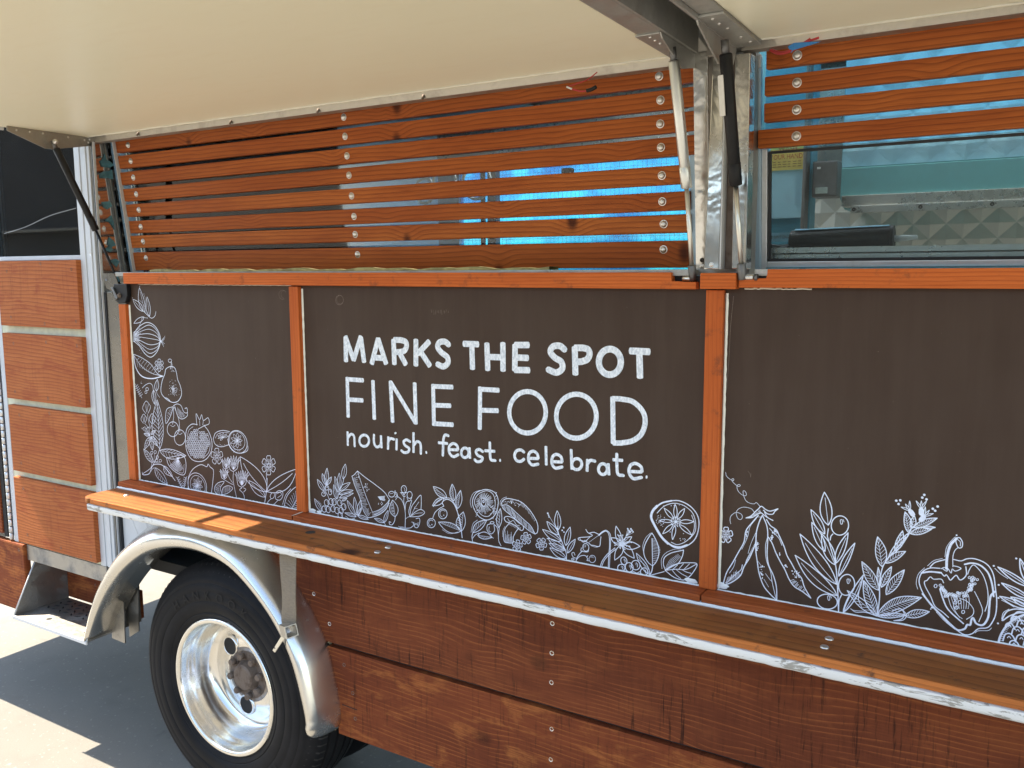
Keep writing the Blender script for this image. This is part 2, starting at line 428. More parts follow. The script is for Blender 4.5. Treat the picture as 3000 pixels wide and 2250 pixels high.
def concrete():
    t = NT('sunlit_concrete')
    co = t.coord()
    big = t.noise(co, 0.5, 4.0, 0.55)
    mid_ = t.noise(co, 7.0, 5.0, 0.6)
    grit = t.noise(co, 160.0, 3.0, 0.7)
    c = t.mix(t.range(big, 0.3, 0.7), (0.148, 0.140, 0.122), (0.186, 0.177, 0.155))
    c = t.mix(t.math('MULTIPLY', t.range(mid_, 0.48, 0.75), 0.45), c, (0.125, 0.118, 0.104))
    c = t.mix(t.math('MULTIPLY', t.range(grit, 0.55, 0.75), 0.35), c, (0.070, 0.066, 0.060))
    spot = t.noise(co, 2.3, 6.0, 0.75, 0.6)
    c = t.mix(t.math('MULTIPLY', t.range(spot, 0.60, 0.70), 0.45), c, (0.085, 0.080, 0.074))
    peb = t.noise(co, 55.0, 2.0, 0.5)
    c = t.mix(t.math('MULTIPLY', t.range(peb, 0.64, 0.70), 0.5), c, (0.30, 0.285, 0.25))
    h = t.math('ADD', t.math('MULTIPLY', grit, 0.7), t.math('MULTIPLY', mid_, 0.6))
    return t.done(t.bsdf(c, 0.85, 0.0, t.bump(h, 0.5, 0.003)))
M['concrete'] = concrete()

def tyre_rubber():
    t = NT('tyre_rubber')
    co = t.coord()
    n = t.noise(co, 9.0, 5.0, 0.6)
    c = t.mix(t.range(n, 0.35, 0.7), (0.0065, 0.007, 0.0085), (0.013, 0.013, 0.0145))
    return t.done(t.bsdf(c, t.math('ADD', 0.5, t.math('MULTIPLY', n, 0.2)), 0.0, t.bump(t.noise(co, 220.0, 2.0), 0.12, 0.001), 0, 0.1, 0.16))
M['tyre'] = tyre_rubber()

# ------------------------------------------------------------------ mesh helpers
def link(name, me, mat=None, parent=None):
    o = bpy.data.objects.new(name, me)
    COL.objects.link(o)
    if mat is not None:
        me.materials.append(M[mat] if isinstance(mat, str) else mat)
    if parent is not None:
        o.parent = parent
    return o

def mesh_from(verts, faces, smooth=False):
    me = bpy.data.meshes.new('m')
    me.from_pydata([tuple(v) for v in verts], [], faces)
    if smooth:
        me.polygons.foreach_set('use_smooth', [True] * len(me.polygons))
    me.update()
    return me

def fix(bm):
    bmesh.ops.recalc_face_normals(bm, faces=bm.faces)

def bm_done(bm, name, mat, parent, smooth=False):
    fix(bm)
    me = bpy.data.meshes.new(name)
    bm.to_mesh(me)
    bm.free()
    if smooth:
        me.polygons.foreach_set('use_smooth', [True] * len(me.polygons))
    return link(name, me, mat, parent)

def hexa(name, c8, mat, parent, bevel=0.0015, seg=2):
    """Box from 8 corners: bottom 4 (ccw) then top 4."""
    bm = bmesh.new()
    v = [bm.verts.new(p) for p in c8]
    for f in ((3, 2, 1, 0), (4, 5, 6, 7), (0, 1, 5, 4), (1, 2, 6, 5), (2, 3, 7, 6), (3, 0, 4, 7)):
        bm.faces.new([v[i] for i in f])
    if bevel:
        bmesh.ops.bevel(bm, geom=list(bm.edges), offset=bevel, segments=seg, affect='EDGES', profile=0.6)
    return bm_done(bm, name, mat, parent)

def box(name, x0, x1, y0, y1, z0, z1, mat, parent, bevel=0.0015, seg=2):
    return hexa(name, [(x0, y0, z0), (x1, y0, z0), (x1, y1, z0), (x0, y1, z0), (x0, y0, z1), (x1, y0, z1), (x1, y1, z1), (x0, y1, z1)], mat, parent, bevel, seg)

def prism(name, pts, y0, y1, mat, parent, bevel=0.0, plane='xz'):
    """Outline in a plane (xz or yz or xy) pushed along the third axis from y0 to y1."""
    def P(a, b, d):
        return {'xz': (a, d, b), 'yz': (d, a, b), 'xy': (a, b, d)}[plane]
    bm = bmesh.new()
    a = [bm.verts.new(P(p[0], p[1], y0)) for p in pts]
    b = [bm.verts.new(P(p[0], p[1], y1)) for p in pts]
    bm.faces.new(a)
    bm.faces.new(list(reversed(b)))
    n = len(pts)
    for i in range(n):
        bm.faces.new((a[i], b[i], b[(i + 1) % n], a[(i + 1) % n]))
    if bevel:
        bmesh.ops.bevel(bm, geom=list(bm.edges), offset=bevel, segments=2, affect='EDGES', profile=0.6)
    return bm_done(bm, name, mat, parent)

def frame_of(d):
    d = d.normalized()
    a = Vector((0, 0, 1)) if abs(d.z) < 0.9 else Vector((1, 0, 0))
    u = d.cross(a).normalized()
    return u, d.cross(u).normalized()

def rod(name, p0, p1, r0, mat, parent, r1=None, seg=20, cap=True, bevel=0.0):
    p0, p1 = Vector(p0), Vector(p1)
    r1 = r0 if r1 is None else r1
    u, w = frame_of(p1 - p0)
    d = (p1 - p0).normalized()
    rings = [(p0, r0 - bevel), (p0 + d * bevel, r0), (p1 - d * bevel, r1), (p1, r1 - bevel)] if bevel else [(p0, r0), (p1, r1)]
    V, Fc = [], []
    for p, r in rings:
        for i in range(seg):
            a = 2 * math.pi * i / seg
            V.append(p + u * (r * math.cos(a)) + w * (r * math.sin(a)))
    for k in range(len(rings) - 1):
        for i in range(seg):
            j = (i + 1) % seg
            Fc.append((k * seg + i, k * seg + j, (k + 1) * seg + j, (k + 1) * seg + i))
    side = len(Fc)
    if cap:
        Fc.append(tuple(reversed(range(seg))))
        Fc.append(tuple(range((len(rings) - 1) * seg, len(rings) * seg)))
    me = mesh_from(V, Fc)
    me.polygons.foreach_set('use_smooth', [i < side for i in range(len(me.polygons))])
    return link(name, me, mat, parent)

def smooth_path(pts, n=8, closed=False):
    """Catmull-Rom through points of any dimension."""
    P = [Vector(p) for p in pts]
    if len(P) < 3:
        return P
    out = []
    m = len(P)
    rng = range(m if closed else m - 1)
    for i in rng:
        p1, p2 = P[i], P[(i + 1) % m]
        p0 = P[(i - 1) % m] if (closed or i > 0) else p1 * 2 - p2
        p3 = P[(i + 2) % m] if (closed or i + 2 < m) else p2 * 2 - p1
        for k in range(n):
            s = k / n
            out.append(0.5 * ((2 * p1) + (p2 - p0) * s + (2 * p0 - 5 * p1 + 4 * p2 - p3) * s * s + (3 * p1 - p0 - 3 * p2 + p3) * s ** 3))
    if not closed:
        out.append(P[-1])
    return out

def tube(name, pts, r, mat, parent, seg=10, n=8):
    path = smooth_path(pts, n)
    V, Fc = [], []
    u = None
    for i, p in enumerate(path):
        d = (path[min(i + 1, len(path) - 1)] - path[max(i - 1, 0)]).normalized()
        if u is None:
            u, w = frame_of(d)
        else:
            u = (u - d * u.dot(d)).normalized()
            w = d.cross(u)
        for k in range(seg):
            a = 2 * math.pi * k / seg
            V.append(p + u * (r * math.cos(a)) + w * (r * math.sin(a)))
    for i in range(len(path) - 1):
        for k in range(seg):
            j = (k + 1) % seg
            Fc.append((i * seg + k, i * seg + j, (i + 1) * seg + j, (i + 1) * seg + k))
    Fc.append(tuple(reversed(range(seg))))
    Fc.append(tuple(range((len(path) - 1) * seg, len(path) * seg)))
    return link(name, mesh_from(V, Fc, True), mat, parent)

def lathe(name, cx, cz, prof, mat, parent, seg=96, closed=False):
    """Profile [(radius, y)] turned about the y axis through (cx, cz)."""
    V, Fc = [], []
    n = len(prof)
    for i in range(seg):
        a = 2 * math.pi * i / seg
        for r, y in prof:
            V.append((cx + r * math.cos(a), y, cz + r * math.sin(a)))
    for i in range(seg):
        j = (i + 1) % seg
        for k in range(n if closed else n - 1):
            l = (k + 1) % n
            Fc.append((i * n + k, i * n + l, j * n + l, j * n + k))
    return link(name, mesh_from(V, Fc, True), mat, parent)

def shade_auto(o, deg=35):
    o.data.polygons.foreach_set('use_smooth', [True] * len(o.data.polygons))
    try:
        o.data.set_sharp_from_angle(angle=math.radians(deg))
    except Exception:
        pass
    return o

def dome(name, x, y, z, r, h, mat, parent, nrm=(0, -1, 0), seg=16, washer=True):
    """Round bolt head standing on a surface point, pointing along nrm."""
    d = Vector(nrm).normalized()
    u, w = frame_of(d)
    c = Vector((x, y, z))
    prof = [(r * 1.22, -0.002), (r * 1.22, h * 0.12), (r * 1.0, h * 0.14)] if washer else [(r, -0.002)]
    for k in range(0, 5):
        a = math.pi / 2 * k / 5
        prof.append((r * 0.98 * math.cos(a), h * (0.16 + 0.84 * math.sin(a))))
    V, Fc = [], []
    for pr, ph in prof:
        for i in range(seg):
            a = 2 * math.pi * i / seg
            V.append(c + d * ph + u * (pr * math.cos(a)) + w * (pr * math.sin(a)))
    top = len(V)
    V.append(c + d * h)
    for k in range(len(prof) - 1):
        for i in range(seg):
            j = (i + 1) % seg
            Fc.append((k * seg + i, k * seg + j, (k + 1) * seg + j, (k + 1) * seg + i))
    k = len(prof) - 1
    for i in range(seg):
        Fc.append((k * seg + i, k * seg + (i + 1) % seg, top))
    o = link(name, mesh_from(V, Fc), mat, parent)
    return shade_auto(o, 40)

def screw(x, y, z, r, parent, nrm=(0, -1, 0), mat='bolt'):
    """Countersunk screw head with a cross recess."""
    d = Vector(nrm).normalized()
    u, w = frame_of(d)
    c = Vector((x, y, z)) + d * 0.0006
    seg = 12
    V = [c + u * (r * math.cos(2 * math.pi * i / seg)) + w * (r * math.sin(2 * math.pi * i / seg)) for i in range(seg)]
    V += [v - d * 0.004 for v in V]
    inner = [c - d * 0.0008 + u * (r * 0.72 * math.cos(2 * math.pi * i / seg)) + w * (r * 0.72 * math.sin(2 * math.pi * i / seg)) * (0.35 if i % 3 else 1) for i in range(seg)]
    V += inner
    V.append(c - d * 0.0022)
    Fc = []
    for i in range(seg):
        j = (i + 1) % seg
        Fc.append((i, j, seg + j, seg + i))
        Fc.append((i, 2 * seg + i, 2 * seg + j, j))
        Fc.append((2 * seg + i, 3 * seg, 2 * seg + j))
    return link('screw', mesh_from(V, Fc), mat, parent)

def thing(name, label, cat, loc=(0, 0, 0), group=None):
    o = bpy.data.objects.new(name, None)
    o.empty_display_size = 0.2
    COL.objects.link(o)
    o.location = loc
    o['label'] = label
    o['category'] = cat
    if group:
        o['group'] = group
    return o

def tag(o, label, cat=None, group=None):
    o['label'] = label
    if cat:
        o['category'] = cat
    if group:
        o['group'] = group
    return o

def text_mesh(s, size):
    cu = bpy.data.curves.new('txt', 'FONT')
    cu.body = s
    cu.size = size
    cu.align_x = 'CENTER'
    cu.align_y = 'CENTER'
    cu.resolution_u = 3
    tmp = bpy.data.objects.new('txt', cu)
    COL.objects.link(tmp)
    bpy.context.view_layer.update()
    me = bpy.data.meshes.new_from_object(tmp.evaluated_get(bpy.context.evaluated_depsgraph_get()))
    bpy.data.objects.remove(tmp)
    bpy.data.curves.remove(cu)
    return me
# ------------------------------------------------------------------ ground
gm = bmesh.new()
bmesh.ops.create_grid(gm, x_segments=1, y_segments=1, size=400.0)
ground = bm_done(gm, 'ground', 'concrete', None)
ground['kind'] = 'structure'
ground['label'] = 'pale sunlit concrete ground under and beside the truck'

# ------------------------------------------------------------------ food truck
truck = thing('food_truck', 'food truck side with brown painted panels, orange wooden slats, shelf and open awnings', 'food truck')
T = truck

# ---- body shell
box('rear_wall', -4.17, -4.135, -0.012, 1.80, 0.45, 2.46, 'alu_white', T)
box('front_wall', 2.30, 2.33, 0.03, 1.80, 0.45, 2.46, 'alu_white', T)
box('roof', -4.20, -1.90, -0.02, 1.84, 2.46, 2.50, 'alu_white', T)
box('roof', 0.55, 2.36, -0.02, 1.84, 2.46, 2.50, 'alu_white', T)
box('roof', -1.90, 0.55, -0.02, 0.30, 2.46, 2.50, 'alu_white', T)
box('roof', -1.90, 0.55, 1.20, 1.84, 2.46, 2.50, 'alu_white', T)
box('added_light_hatch', -1.92, 0.57, 0.28, 1.22, 2.501, 2.506, 'hatch', T, 0)  # opening and cover added out of view to let daylight into the interior
box('floor_pan', -4.13, 2.29, 0.06, 1.74, 0.70, 0.74, 'dark', T)
box('side_wall', -2.58, 2.28, 0.017, 0.05, 0.955, 1.66, 'alu_dark', T, 0)
box('side_skirt', -1.58, 2.28, 0.022, 0.05, 0.40, 0.955, 'dark', T, 0)
box('header_panel', -2.645, -0.60, 0.000, 0.030, 2.113, 2.455, 'header', T, 0.002)
box('header_panel', -0.512, 2.28, 0.000, 0.030, 2.124, 2.455, 'header', T, 0.002)
box('header_panel', -4.13, -2.66, 0.012, 0.030, 2.26, 2.455, 'alu_white', T, 0.002)
# far side: lower and upper wall round a wide window
FY = 1.70
box('far_wall', -4.13, 2.29, FY + 0.02, FY + 0.06, 0.75, 1.62, 'steel_wall', T, 0)
box('far_wall', -4.13, 2.29, FY + 0.02, FY + 0.06, 2.17, 2.455, 'steel_wall', T, 0)
box('far_wall', -4.13, -2.36, FY + 0.02, FY + 0.06, 1.62, 2.17, 'film_glass', T, 0)
box('far_wall', -1.08, 2.29, FY + 0.02, FY + 0.06, 1.62, 2.17, 'steel_wall', T, 0)
fw = box('far_window_film', -2.36, -1.08, FY + 0.035, FY + 0.037, 1.62, 2.17, 'film_bright', T, 0)
fw['label'] = 'bright blue filmed window on the far side, seen between the slats'
box('mullion', -2.18, -2.135, FY - 0.01, FY + 0.03, 1.62, 2.17, 'grey_fit', fw, 0.002)
box('mullion', -2.225, -2.215, FY + 0.0, FY + 0.03, 1.62, 2.17, 'dark', fw, 0.001)
box('window_bar', -2.36, -1.08, FY + 0.0, FY + 0.03, 1.965, 1.985, 'film_pale', fw, 0.002)
box('window_bar', -2.36, -1.08, FY + 0.0, FY + 0.03, 1.79, 1.802, 'film_pale', fw, 0.002)
box('latch', -1.79, -1.745, FY - 0.02, FY + 0.02, 2.085, 2.15, 'dark', fw, 0.003)
# fine wire screen over the far window
V, Fc = [], []
def quad(a, b, c, d):
    n = len(V); V.extend((a, b, c, d)); Fc.append((n, n + 1, n + 2, n + 3))
x = -2.355
while x < -1.085:
    quad((x, FY + 0.030, 1.625), (x + 0.0012, FY + 0.030, 1.625), (x + 0.0012, FY + 0.030, 2.165), (x, FY + 0.030, 2.165))
    x += 0.021
z = 1.64
while z < 2.16:
    quad((-2.355, FY + 0.0295, z), (-1.085, FY + 0.0295, z), (-1.085, FY + 0.0295, z + 0.0012), (-2.355, FY + 0.0295, z + 0.0012))
    z += 0.042
g = link('wire_screen', mesh_from(V, Fc), 'film_pale', fw)
g['kind'] = 'stuff'

# ---- interior seen through the windows
box('galley_ceiling', -2.55, -1.90, 0.06, FY, 2.40, 2.42, 'film_pale', T, 0)
box('galley_ceiling', 0.55, 2.2, 0.06, FY, 2.40, 2.42, 'film_pale', T, 0)
box('galley_ceiling', -1.90, 0.55, 0.06, 0.30, 2.40, 2.42, 'film_pale', T, 0)
box('galley_partition', -2.62, -2.60, 0.07, FY, 0.75, 2.40, 'film_glass', T, 0)
def quilt(name, x0, x1, z0, z1, y, pitch, depth, mat, parent):
    nx, nz = int((x1 - x0) / pitch * 10), int((z1 - z0) / pitch * 10)
    V, Fc = [], []
    for j in range(nz + 1):
        for i in range(nx + 1):
            px, pz = x0 + (x1 - x0) * i / nx, z0 + (z1 - z0) * j / nz
            a = abs(math.sin(math.pi * (px + pz) / pitch))
            b = abs(math.sin(math.pi * (px - pz) / pitch))
            V.append((px, y - depth * min(a, b) ** 0.75, pz))
    for j in range(nz):
        for i in range(nx):
            k = j * (nx + 1) + i
            Fc.append((k, k + 1, k + nx + 2, k + nx + 1))
    return link(name, mesh_from(V, Fc), mat, parent)
def diamonds(name, x0, x1, z0, z1, y, pitch, depth, mat, parent):
    """Embossed sheet: rows of shallow four-sided pyramids."""
    V, Fc = [], []
    h = pitch / 2
    j, z = 0, z0
    while z <= z1:
        x = x0 + (h if j % 2 else 0)
        while x <= x1:
            b = len(V)
            V += [(x - h, y, z), (x, y, z - h), (x + h, y, z), (x, y, z + h), (x + h * 0.04, y - depth, z - h * 0.05)]
            Fc += [(b, b + 1, b + 4), (b + 1, b + 2, b + 4), (b + 2, b + 3, b + 4), (b + 3, b, b + 4)]
            x += pitch
        z += h
        j += 1
    return link(name, mesh_from(V, Fc), mat, parent)
qw = diamonds('quilted_steel_wall', -1.06, 0.9, 1.40, 1.98, 1.50, 0.101, 0.011, 'quilt', T)
qw['label'] = 'diamond quilted stainless wall inside the right window'
box('quilted_wall_back', -1.06, 0.9, 1.505, 1.52, 1.0, 2.40, 'steel_wall', T, 0)
hood = prism('range_hood', [(1.22, 2.40), (1.22, 2.023), (1.20, 2.02), (1.20, 1.937), (1.30, 1.90), (1.49, 1.90), (1.49, 2.40)], -0.54, 0.95, 'teal_steel', T, 0, 'yz')
hq = diamonds('hood_front', -0.490, 0.90, 2.076, 2.40, 1.218, 0.10, 0.0032, 'film_pale', hood)
box('hood_sheet', -0.538, 0.945, 1.2186, 1.2196, 2.027, 2.398, 'film_pale', hood, 0)
hq['label'] = 'pale blue filmed quilted front of the hood'
box('hood_flange', -0.50, 0.94, 1.18, 1.198, 1.880, 1.902, 'steel_wall', hood, 0.001)
box('hood_drip_edge', -0.53, 0.94, 1.190, 1.30, 1.903, 1.935, 'steel_wall', hood, 0.001)
for i in range(6):
    screw(-0.49 + i * 0.19, 1.179, 1.891, 0.006, hood, mat='dark')
disp = box('towel_dispenser', -0.580, -0.509, 0.99, 1.06, 1.918, 2.024, 'grey_fit', T, 0.005)
box('dispenser_label', -0.568, -0.534, 0.984, 0.989, 1.928, 1.946, 'grey_label', disp, 0.001)
box('lock', -0.566, -0.556, 0.984, 0.989, 2.000, 2.006, 'white_plastic', disp, 0.001)
box('galley_cabinet', -0.80, -0.59, 1.02, 1.10, 1.75, 2.40, 'film_steel', T, 0.003)
box('galley_cabinet_door', -0.715, -0.605, 1.005, 1.019, 1.86, 2.10, 'film_pale', T, 0.002)
box('galley_post', -0.602, -0.592, 0.96, 1.01, 1.70, 2.40, 'grey_fit', T, 0.002)
box('bounce_slab', -2.3, 1.6, 0.55, 1.48, 0.92, 0.95, 'alu_white', T, 0.004)  # pale slab added out of sight to bounce daylight onto the quilted wall
box('galley_shelf', -2.55, 1.5, 0.135, 0.52, 1.715, 1.735, 'steel_wall', T, 0.002)
box('galley_fridge', -2.55, -2.32, 0.75, 1.5, 0.75, 2.38, 'film_glass', T, 0.01)
for (xa, za, r) in ((-1.95, 2.0, 0.045), (-1.86, 2.03, 0.05), (-1.72, 2.02, 0.06)):
    tube('pot_handle', [(xa + r * math.cos(a), 0.9, za + r * math.sin(a)) for a in [k * math.pi / 5 for k in range(11)]], 0.006, 'steel_wall', T, 8, 3)

# ---- windows: slatted wall of glass leans out at the top
def wy(z):
    return 0.05 + (2.10 - z) * 0.114          # front face of the slats
def lean(name, x0, x1, z0, z1, d0, d1, mat, parent, bevel=0.0015, zl=None, seg=2):
    """Board lying in the leaning window plane; z0/z1 may differ at the two ends (zl = (z0, z1) at x1)."""
    a0, a1 = (z0, z1)
    b0, b1 = zl if zl else (z0, z1)
    c = [(x0, wy(a0) + d0, a0), (x1, wy(b0) + d0, b0), (x1, wy(b0) + d1, b0), (x0, wy(a0) + d1, a0),
         (x0, wy(a1) + d0, a1), (x1, wy(b1) + d0, b1), (x1, wy(b1) + d1, b1), (x0, wy(a1) + d1, a1)]
    return hexa(name, c, mat, parent, bevel, seg)
WN = (0, -1, -0.114)
gl_l = lean('window_glass', -2.545, -0.60, 1.702, 2.14, 0.026, 0.031, 'glass', T, 0)
gl_l['label'] = 'large pane behind the eight wooden slats'
bl = [2.103, 2.054, 2.003, 1.951, 1.902, 1.849, 1.802, 1.749]
br = [2.108, 2.060, 2.012, 1.964, 1.905, 1.850, 1.802, 1.747]
rx = [-0.612, -0.616, -0.618, -0.622, -0.645, -0.637, -0.637, -0.640]
for i in range(8):
    hu = 0.0198 if i < 7 else 0.019
    hd = 0.0198 if i < 7 else 0.040
    xr = rx[i]
    sl = lean('window_slat', -2.545 + RND.uniform(-0.003, 0.003), xr, bl[i] - hd, bl[i] + hu, 0.0, 0.018, 'slat', T, 0.0025, (br[i] - hd, br[i] + hu))
    for bx in (-2.482, -1.580, -0.698):
        f = (bx + 2.545) / (xr + 2.545)
        bz = bl[i] + (br[i] - bl[i]) * f
        dome('bolt', bx + RND.uniform(-0.002, 0.002), wy(bz), bz, 0.0075, 0.0065, 'bolt', sl, WN)
# mirror-bright jamb on the left and its frame flange
j = hexa('window_jamb', [(-2.584, 0.0, 1.640), (-2.580, 0.0, 1.640), (-2.580, wy(1.64) + 0.005, 1.64), (-2.584, wy(1.64) + 0.005, 1.64),
                         (-2.584, 0.0, 2.118), (-2.580, 0.0, 2.118), (-2.580, wy(2.118) + 0.005, 2.118), (-2.584, wy(2.118) + 0.005, 2.118)], 'steel_mirror', T, 0)
j['label'] = 'mirror bright steel jamb reflecting the slat ends'
lean('window_frame', -2.561, -2.549, 1.700, 2.125, 0.0, 0.006, 'alu_dark', T, 0.001)
lean('window_frame', -2.549, -2.546, 1.700, 2.125, -0.010, 0.006, 'alu_white', T, 0.0005)
# torn scraps of blue film left on the jamb
for k in range(9):
    zc = RND.uniform(1.73, 2.07)
    yc = RND.uniform(0.025, 0.06)
    n = RND.randint(5, 9)
    V = [(-2.5792, yc, zc)]
    for q in range(n):
        a = 2 * math.pi * q / n + RND.uniform(-.3, .3)
        rr = RND.uniform(0.005, 0.034)
        V.append((-2.5792 + RND.uniform(0.0, 0.003), min(0.085, max(0.008, yc + rr * math.cos(a))), zc + rr * RND.uniform(0.4, 0.9) * math.sin(a)))
    o = link('torn_film', mesh_from(V, [(0, q + 1, (q + 1) % n + 1) for q in range(n)]), 'film_scrap', j)
# sill strip between rail and lowest slat
box('window_sill', -2.50, -0.60, -0.012, 0.13, 1.690, 1.703, 'alu_dark', T, 0.001)
V = []
ins = bmesh.new()
N = 60
prev = None
for i in range(N + 1):
    x = -2.33 + 1.40 * i / N
    h = 0.0055 + 0.0035 * math.sin(i * 0.9) * math.sin(i * 0.37 + 1)
    p = [ins.verts.new((x, -0.010, 1.7035)), ins.verts.new((x, -0.012, 1.7035 + h)), ins.verts.new((x, 0.03, 1.7035 + h * 1.1)), ins.verts.new((x, 0.035, 1.7035))]
    if prev:
        for q in range(3):
            ins.faces.new((prev[q], prev[q + 1], p[q + 1], p[q]))
    prev = p
bm_done(ins, 'sill_seal', 'insulation', T, True)

# right window: four slats over a sliding pane
zr = [2.112, 2.062, 2.012, 1.9625]
for i in range(4):
    x0 = [-0.474, -0.477, -0.478, -0.490][i]
    tilt = [0.003, 0.001, 0.004, 0.003][i]
    sl = lean('window_slat', x0, 1.35, zr[i] - 0.018, zr[i] + 0.018, -0.008, 0.010, 'slat', T, 0.0025, (zr[i] - 0.018 + tilt * 2, zr[i] + 0.018 + tilt * 2))
    for bx in (-0.414, 0.45):
        dome('bolt', bx, wy(zr[i]) - 0.008, zr[i], 0.0075, 0.0065, 'bolt', sl, WN)
gl_r = lean('window_screen', -0.474, 1.35, 1.722, 1.945, 0.030, 0.0304, 'screen', T, 0)
gl_r['label'] = 'screened opening under the four slats, right of the pillar'
lean('window_glass', -0.486, 1.35, 1.945, 2.13, 0.034, 0.038, 'glass_blue', T, 0)
lean('window_gasket', -0.4757, 1.35, 1.9365, 1.9415, 0.020, 0.030, 'rubber_seal', T, 0.001)
lean('window_gasket', -0.4757, -0.4707, 1.722, 1.9365, 0.020, 0.030, 'rubber_seal', T, 0.001)
lean('window_gasket', -0.4757, 1.35, 1.7185, 1.7245, 0.016, 0.030, 'rubber_seal', T, 0.001)
lean('window_frame', -0.4875, -0.4760, 1.703, 1.945, 0.012, 0.034, 'alu', T, 0.0012)
lean('window_frame', -0.4758, 1.35, 1.7065, 1.7183, 0.012, 0.034, 'alu', T, 0.0012)
box('window_track', -0.474, 1.35, 0.130, 0.150, 1.7352, 1.7475, 'steel_wall', T, 0.001)
lean('filmed_strip', -0.515, -0.4878, 1.703, 2.10, 0.0045, 0.02, 'film_glass', T, 0.001)
lean('filmed_strip', -0.515, -0.4878, 2.101, 2.125, 0.0045, 0.02, 'alu', T, 0.001)
lean('blue_sill_film', -0.475, 1.35, 1.7035, 1.7062, 0.0, 0.03, 'film_steel', T, 0)

# ---- pillar between the two windows
box('pillar_core', -0.605, -0.492, 0.033, 0.075, 1.69, 2.13, 'alu_dark', T, 0)
lean('pillar_flange', -0.604, -0.5745, 1.703, 2.128, -0.062, -0.055, 'steel_crumple', T, 0.001)
lean('filmed_strip', -0.640, -0.6045, 1.703, 2.085, 0.010, 0.016, 'film_glass', T, 0.001)
hexa('pillar_strip', [(-0.572, -0.012, 1.703), (-0.541, -0.012, 1.703), (-0.541, 0.03, 1.703), (-0.572, 0.03, 1.703),
                      (-0.566, -0.006, 2.128), (-0.541, -0.006, 2.128), (-0.541, 0.03, 2.128), (-0.566, 0.03, 2.128)], 'steel_crumple', T, 0.002)
box('pillar_lip', -0.5395, -0.5365, -0.014, 0.03, 1.703, 2.118, 'alu_white', T, 0.0005)
box('pillar_channel', -0.536, -0.519, 0.012, 0.03, 1.703, 2.118, 'rust', T, 0.001)
hexa('pillar_strip', [(-0.516, -0.006, 1.703), (-0.487, -0.006, 1.703), (-0.487, 0.03, 1.703), (-0.516, 0.03, 1.703),
                      (-0.522, -0.006, 2.118), (-0.492, -0.006, 2.118), (-0.492, 0.03, 2.118), (-0.522, 0.03, 2.118)], 'steel_crumple', T, 0.002)
dome('rivet', -0.590, wy(1.725) - 0.063, 1.722, 0.004, 0.002, 'dark', T, WN, 12)
dome('rivet', -0.591, wy(1.708) - 0.063, 1.709, 0.004, 0.002, 'bolt', T, WN, 12)
dome('rivet', -0.556, -0.0125, 1.712, 0.004, 0.002, 'bolt', T, (0, -1, 0), 12)

# ---- painted panels, posts, rails, trims
p1 = box('wall_panel', -2.470, -1.7225, 0.0, 0.014, 1.02, 1.668, 'panel', T, 0)
p1['label'] = 'left brown panel with fruit and flower drawings down its edge'
p2 = box('wall_panel', -1.7215, -0.5475, 0.0, 0.014, 1.02, 1.668, 'panel', T, 0)
p2['label'] = 'middle brown panel lettered MARKS THE SPOT FINE FOOD'
p3 = box('wall_panel', -0.5465, 1.30, 0.0, 0.014, 1.02, 1.668, 'panel', T, 0)
p3['label'] = 'right brown panel with pea pods, pepper and pineapple drawings'
box('panel_edge', -2.575, -2.4705, 0.003, 0.016, 1.0, 1.640, 'panel_edge', T, 0.001)
box('post', -2.491, -2.457, -0.0135, 0.0, 1.031, 1.602, 'post', T, 0.0015)
box('post', -1.739, -1.7045, -0.0135, 0.0, 1.031, 1.662, 'post', T, 0.0015)
box('post', -0.5655, -0.5290, -0.0135, 0.0, 1.031, 1.661, 'post', T, 0.0015)

def bead(name, x0, x1, y0, y1, z0, z1, mat, axis, amp=0.0012, n=60, parent=None):
    """Uneven hand-run bead of caulk with a rough free edge."""
    bm = bmesh.new()
    prev = None
    for i in range(n + 1):
        f = i / n
        a = amp * (RND.random() - 0.35)
        if axis == 'x':
            x = x0 + (x1 - x0) * f
            ring = [(x, y1, z0 + a * 0.4), (x, y0 - a, (z0 + z1) / 2 + a * .5), (x, y1, z1 + a)]
        else:
            z = z0 + (z1 - z0) * f
            ring = [(x0, y1, z), ((x0 + x1) / 2, y0 - a, z), (x1 + a, y1, z)]
        ring = [bm.verts.new(p) for p in ring]
        if prev:
            for q in range(2):
                bm.faces.new((prev[q], prev[q + 1], ring[q + 1], ring[q]))
        prev = ring
    return bm_done(bm, name, mat, parent or T, True)
bead('caulk_bead', -2.4565, -2.4505, -0.004, -0.0003, 1.032, 1.600, 'cream_caulk', 'z')
bead('caulk_bead', -2.4975, -2.4915, -0.006, 0.002, 1.032, 1.600, 'cream_caulk', 'z')
bead('caulk_bead', -1.7040, -1.6985, -0.004, -0.0003, 1.033, 1.656, 'cream_caulk', 'z')
bead('caulk_bead', -0.5285, -0.5225, -0.004, -0.0003, 1.033, 1.655, 'cream_caulk', 'z')
bead('caulk_bead', -0.5685, -0.5660, -0.003, -0.0003, 1.033, 1.40, 'caulk', 'z', 0.0015)
for (a, b, h) in ((-2.456, -1.740, 0.0012), (-1.703, -0.566, 0.0018), (-0.528, 1.30, 0.0008)):
    bead('caulk_bead', a, b, -0.005, -0.0003, 1.029, 1.0305 + h, 'caulk', 'x', 0.0016, 150)
